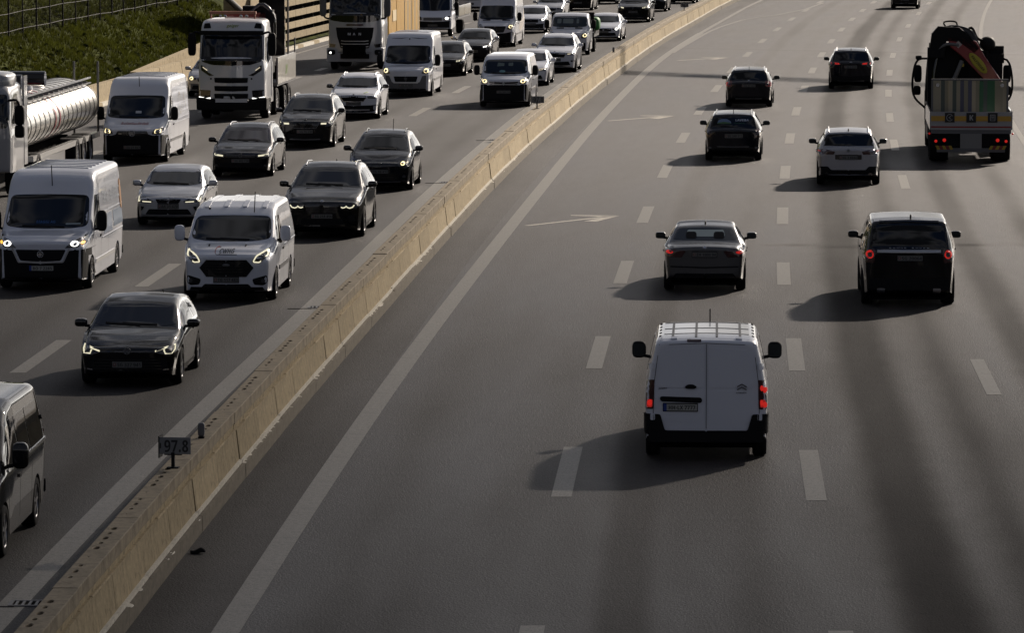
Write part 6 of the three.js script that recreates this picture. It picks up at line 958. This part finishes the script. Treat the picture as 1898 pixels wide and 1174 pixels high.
{ // crane truck driving away
  const S = cabSpec({ L: 2.2, H: 3.2, paint: M.trim, prof: { prof: [[0, 1.8], [.02, 2.0], [.1, 2.2], [.3, 2.95], [.6, 3.12], [2.2, 3.2]], belt: [[0, 1.6], [.1, 1.8], [2.2, 1.9]], bot: [[0, .7], [2.2, .7]] } });
  const v = new Vehicle('crane_truck', 'truck driving away with a folded red crane and three black signs on its tailboard', 'truck', S), g = v.g; v.body.position.z = 4.2;
  const whiteB = paintOf(.26, .26, .27), zr = -5.3;
  for (const s of [1, -1]) { const h = new THREE.Group(); h.name = 'mirror'; g.add(h); mesh('mirror_shell', pebble(.13, .29, .11, .5).translate(s * 1.46, 2.35, 4.8), M.trim, h); mesh('mirror_shell', pebble(.12, .16, .11, .5).translate(s * 1.48, 1.8, 4.8), M.trim, h); mesh('mirror_arm', tube([[s * 1.1, 2.85, 4.8], [s * 1.46, 2.8, 4.8], [s * 1.62, 2.3, 4.75], [s * 1.58, 1.6, 4.8], [s * 1.2, 1.2, 4.8]], .04, 18), M.trim, h); truckWheel(g, s * 1.07, 4.1); truckWheel(g, s * .96, -2.4, true); truckWheel(g, s * .96, -3.75, true); mesh('wheel_guard', box(.5, .06, 3.0, s * 1.0, 1.05, -3.1), M.trim, g); mesh('side_guard', box(.05, .4, 3.2, s * 1.22, .7, 1.0), M.steel, g); }
  mesh('chassis', box(.95, .3, 10.2, 0, .9, .1), M.under, g);
  const bed = new THREE.Group(); bed.name = 'bed'; g.add(bed); mesh('bed_floor', box(2.5, .14, 6.6, 0, 1.12, -2.0), M.steel, bed);
  for (const s of [1, -1]) for (let k = 0; k < 3; k++) mesh('drop_side', box(.045, .56, 2.16, s * 1.25, 1.33, -4.2 + k * 2.2), whiteB, bed);
  mesh('tail_board', box(2.5, .56, .05, 0, 1.33, zr), whiteB, bed); mesh('yellow_band', box(2.46, .16, .012, 0, 1.40, zr - .034), std(.42, .24, .03, .5), bed); mesh('red_line', box(2.46, .045, .012, 0, 1.14, zr - .034), std(.22, .02, .02, .5), bed);
  [['circ', -.66 * -1], ['K', 0], ['wave', -.66]].forEach(([k, x]) => { const c = printCell('tb' + k, c => { c.fillStyle = '#0a0a0b'; c.fillRect(0, 0, 256, 64); c.save(); c.scale(4, 1); c.strokeStyle = '#9a9a9c'; c.fillStyle = '#9a9a9c'; c.lineWidth = 3; if (k === 'circ') { c.beginPath(); c.arc(32, 32, 20, .6, 5.8); c.stroke(); c.beginPath(); c.moveTo(42, 22); c.lineTo(26, 32); c.lineTo(42, 42); c.stroke(); } else if (k === 'K') { c.font = 'bold 46px sans-serif'; c.textAlign = 'center'; c.fillText('K', 32, 49); } else { c.strokeRect(17, 14, 30, 36); for (const y of [22, 31, 40]) { c.beginPath(); c.moveTo(22, y); c.quadraticCurveTo(32, y - 6, 42, y); c.stroke(); } } c.restore(); }); mesh('tail_sign', toCell(new THREE.PlaneGeometry(.30, .30).rotateY(Math.PI).translate(x, 1.43, zr - .05), c), printMat, bed); });
  // sheets of steel standing behind the headboard
  const sheetT = [std(.29, .26, .19, .34, .4), std(.22, .20, .145, .3, .4), std(.07, .085, .075, .3, .3), std(.03, .11, .05, .32, .2), std(.08, .08, .12, .3, .3), std(.33, .29, .21, .38, .4)];
  const cols = [0, 0, 2, 1, 5, 2, 0, 4, 1, 4, 5, 1, 3, 2, 3, 3, 1, 1, 0]; let x = 1.14; cols.forEach((c, i) => { const w = 2.28 / cols.length; mesh('steel_sheet', box(w + .004, 1.05 - (i % 5 === 2 ? .05 : 0), .02 + .01 * (i % 3), x - w / 2, 1.98, zr + 1.6 + .012 * (i % 4)), sheetT[c], bed); x -= w; });
  mesh('sheet_frame', merge([box(2.4, .05, .06, 0, 2.53, zr + 1.6), box(.06, 1.3, .06, 1.17, 1.88, zr + 1.6), box(.06, 1.3, .06, -1.17, 1.88, zr + 1.6)]), M.grey, bed); mesh('load', box(2.1, .8, 2.6, 0, 1.55, zr + 3.4), M.under, bed);
  for (const s of [1, -1]) mesh('sheet_bolt', new THREE.CylinderGeometry(.06, .06, .04, 12).rotateX(Math.PI / 2).translate(s * 1.0, 2.36, zr + 1.56), M.chrome, bed);
  // rear end under the bed
  mesh('rear_beam', box(2.46, .12, .12, 0, .99, zr + .06), M.grey, g); mesh('tow_plate', box(.66, .46, .05, 0, .70, zr + .02), std(.17, .17, .165, .5), g); mesh('under_run_bar', box(2.1, .12, .1, 0, .42, zr + .04), M.grey, g); mesh('rear_panel', box(2.4, .5, .05, 0, .72, zr + .14), M.trim, g);
  for (const s of [1, -1]) { mesh('lamp_box', box(.46, .13, .06, s * .92, .72, zr + .04), M.trim, g); lampRow(g, 'rear_lamp', [[s * .82, .73, zr, .055], [s * 1.08, .70, zr, .045]], M.redLamp); for (let k = 0; k < 5; k++) mesh('warning_stripe', new THREE.BoxGeometry(.09, .12, .02).applyMatrix4(new THREE.Matrix4().makeShear(0, 0, s * .5, 0, 0, 0)).translate(s * (.62 + k * .1), .5, zr - .02), k % 2 ? std(.16, .015, .012, .5) : std(.36, .24, .02, .5), g); mesh('side_marker', new THREE.SphereGeometry(.035, 8, 6).translate(s * 1.28, .93, zr + .06), M.redDim, g); }
  // the crane
  const { cr, red } = craneFold(g, 2.4); const P = (pts, d = .34) => new THREE.ExtrudeGeometry(new THREE.Shape(pts.map(p => new THREE.Vector2(...p))), { depth: d, bevelEnabled: true, bevelSize: .025, bevelThickness: .025, bevelSegments: 2 }).translate(0, 0, -.5);
  mesh('crane_boom', P([[.55, 3.62], [.45, 3.35], [.05, 3.02], [-1.15, 1.75], [-1.22, 2.15], [-.6, 3.05], [-.35, 3.5], [.1, 3.66]]), red, cr);
  mesh('crane_arm', P([[1.15, 3.0], [1.05, 3.75], [.85, 3.98], [.2, 3.95], [-.1, 3.72], [-.45, 3.3], [-.3, 3.15], [.2, 3.5], [.62, 3.55], [.7, 3.0]], .5), M.trim, cr);
  mesh('crane_column', merge([box(1.7, 1.9, .5, .35, 2.35, 0), box(.9, .5, .6, .7, 3.2, .1)]), M.trim, cr);
  mesh('boom_oval', new THREE.SphereGeometry(1, 20, 12).scale(.42, .15, .02).rotateZ(-.0).applyMatrix4(new THREE.Matrix4().makeRotationZ(.86)).translate(-.42, 2.82, -.55), std(.36, .30, .02, .5), cr);
  { const t = toCell(new THREE.PlaneGeometry(.66, .15).rotateY(Math.PI).applyMatrix4(new THREE.Matrix4().makeRotationZ(.86)).translate(-.42, 2.82, -.576), words('palf', 'PALFINGER', 'bold 44px sans-serif', '#2a2206')); mesh('boom_lettering', t, printMat, cr); }
  mesh('boom_label', new THREE.PlaneGeometry(.17, .17).rotateY(Math.PI).rotateZ(.8).translate(.22, 3.42, -.53), std(.35, .30, .30, .5), cr);
  mesh('slew_ball', pebble(.26, .24, .28, .9).translate(-.74, 3.42, .1), M.trim, cr); mesh('crane_hose', tube([[.0, 3.72, -.1], [-.2, 3.95, -.1], [-.42, 3.6, -.1], [-.7, 3.5, 0]], .05, 20), M.trim, cr); mesh('outrigger', merge([box(.55, .3, .3, -1.0, 2.95, .1), box(.45, .8, .4, -1.0, 2.4, .1), box(.5, .5, .3, -1.02, 3.1, .3)]), M.trim, cr);
  mesh('work_lamp', new THREE.CylinderGeometry(.07, .07, .05, 12).rotateX(Math.PI / 2).translate(-.85, 2.62, -.3), std(.4, .36, .2, .4), cr); mesh('crane_hose', tube([[.9, 3.0, -.3], [1.0, 2.2, -.35], [.8, 1.5, -.3]], .05, 14), M.gloss, cr); mesh('crane_label', box(.14, .1, .02, .1, 2.75, -.53), std(.4, .28, .03, .5), cr);
  mesh('crane_ram', merge([tube([[.95, 3.2, -.45], [.6, 3.42, -.5], [.2, 3.40, -.5]], .06, 10), tube([[.7, 1.6, -.5], [.3, 2.4, -.52], [.1, 2.9, -.52]], .08, 8)]), M.steel, cr); mesh('crane_hook', tube([[.62, 3.98, -.3], [.7, 4.12, -.3], [.3, 4.14, -.3], [.25, 4.0, -.3]], .03, 12), M.trim, cr); mesh('hose_bundle', merge([0, 1, 2, 3].map(k => tube([[.85 - k * .1, 3.9, -.2 - .1 * k], [.4 - k * .12, 4.02 - .05 * k, -.3], [-.2, 3.85 - k * .06, -.3], [-.5, 3.3 - .08 * k, -.35]], .028, 14))), M.gloss, cr); mesh('valve_block', merge([box(.3, .4, .3, .5, 2.0, -.4), box(.2, .3, .2, -.4, 1.9, -.35), box(.5, .16, .2, .1, 1.65, -.4)]), M.steel, cr); mesh('control_box', box(.3, .5, .25, -.95, 2.15, -.25), M.grey, cr);
  mesh('cab_mirror', pebble(.10, .07, .06).translate(1.5, 3.0, 1.6), M.trim, g);
  const zc = -zr; v.S.L = 2 * zc; v.park(147.0, 9.33, -1);
}

renderer.render(scene, camera);
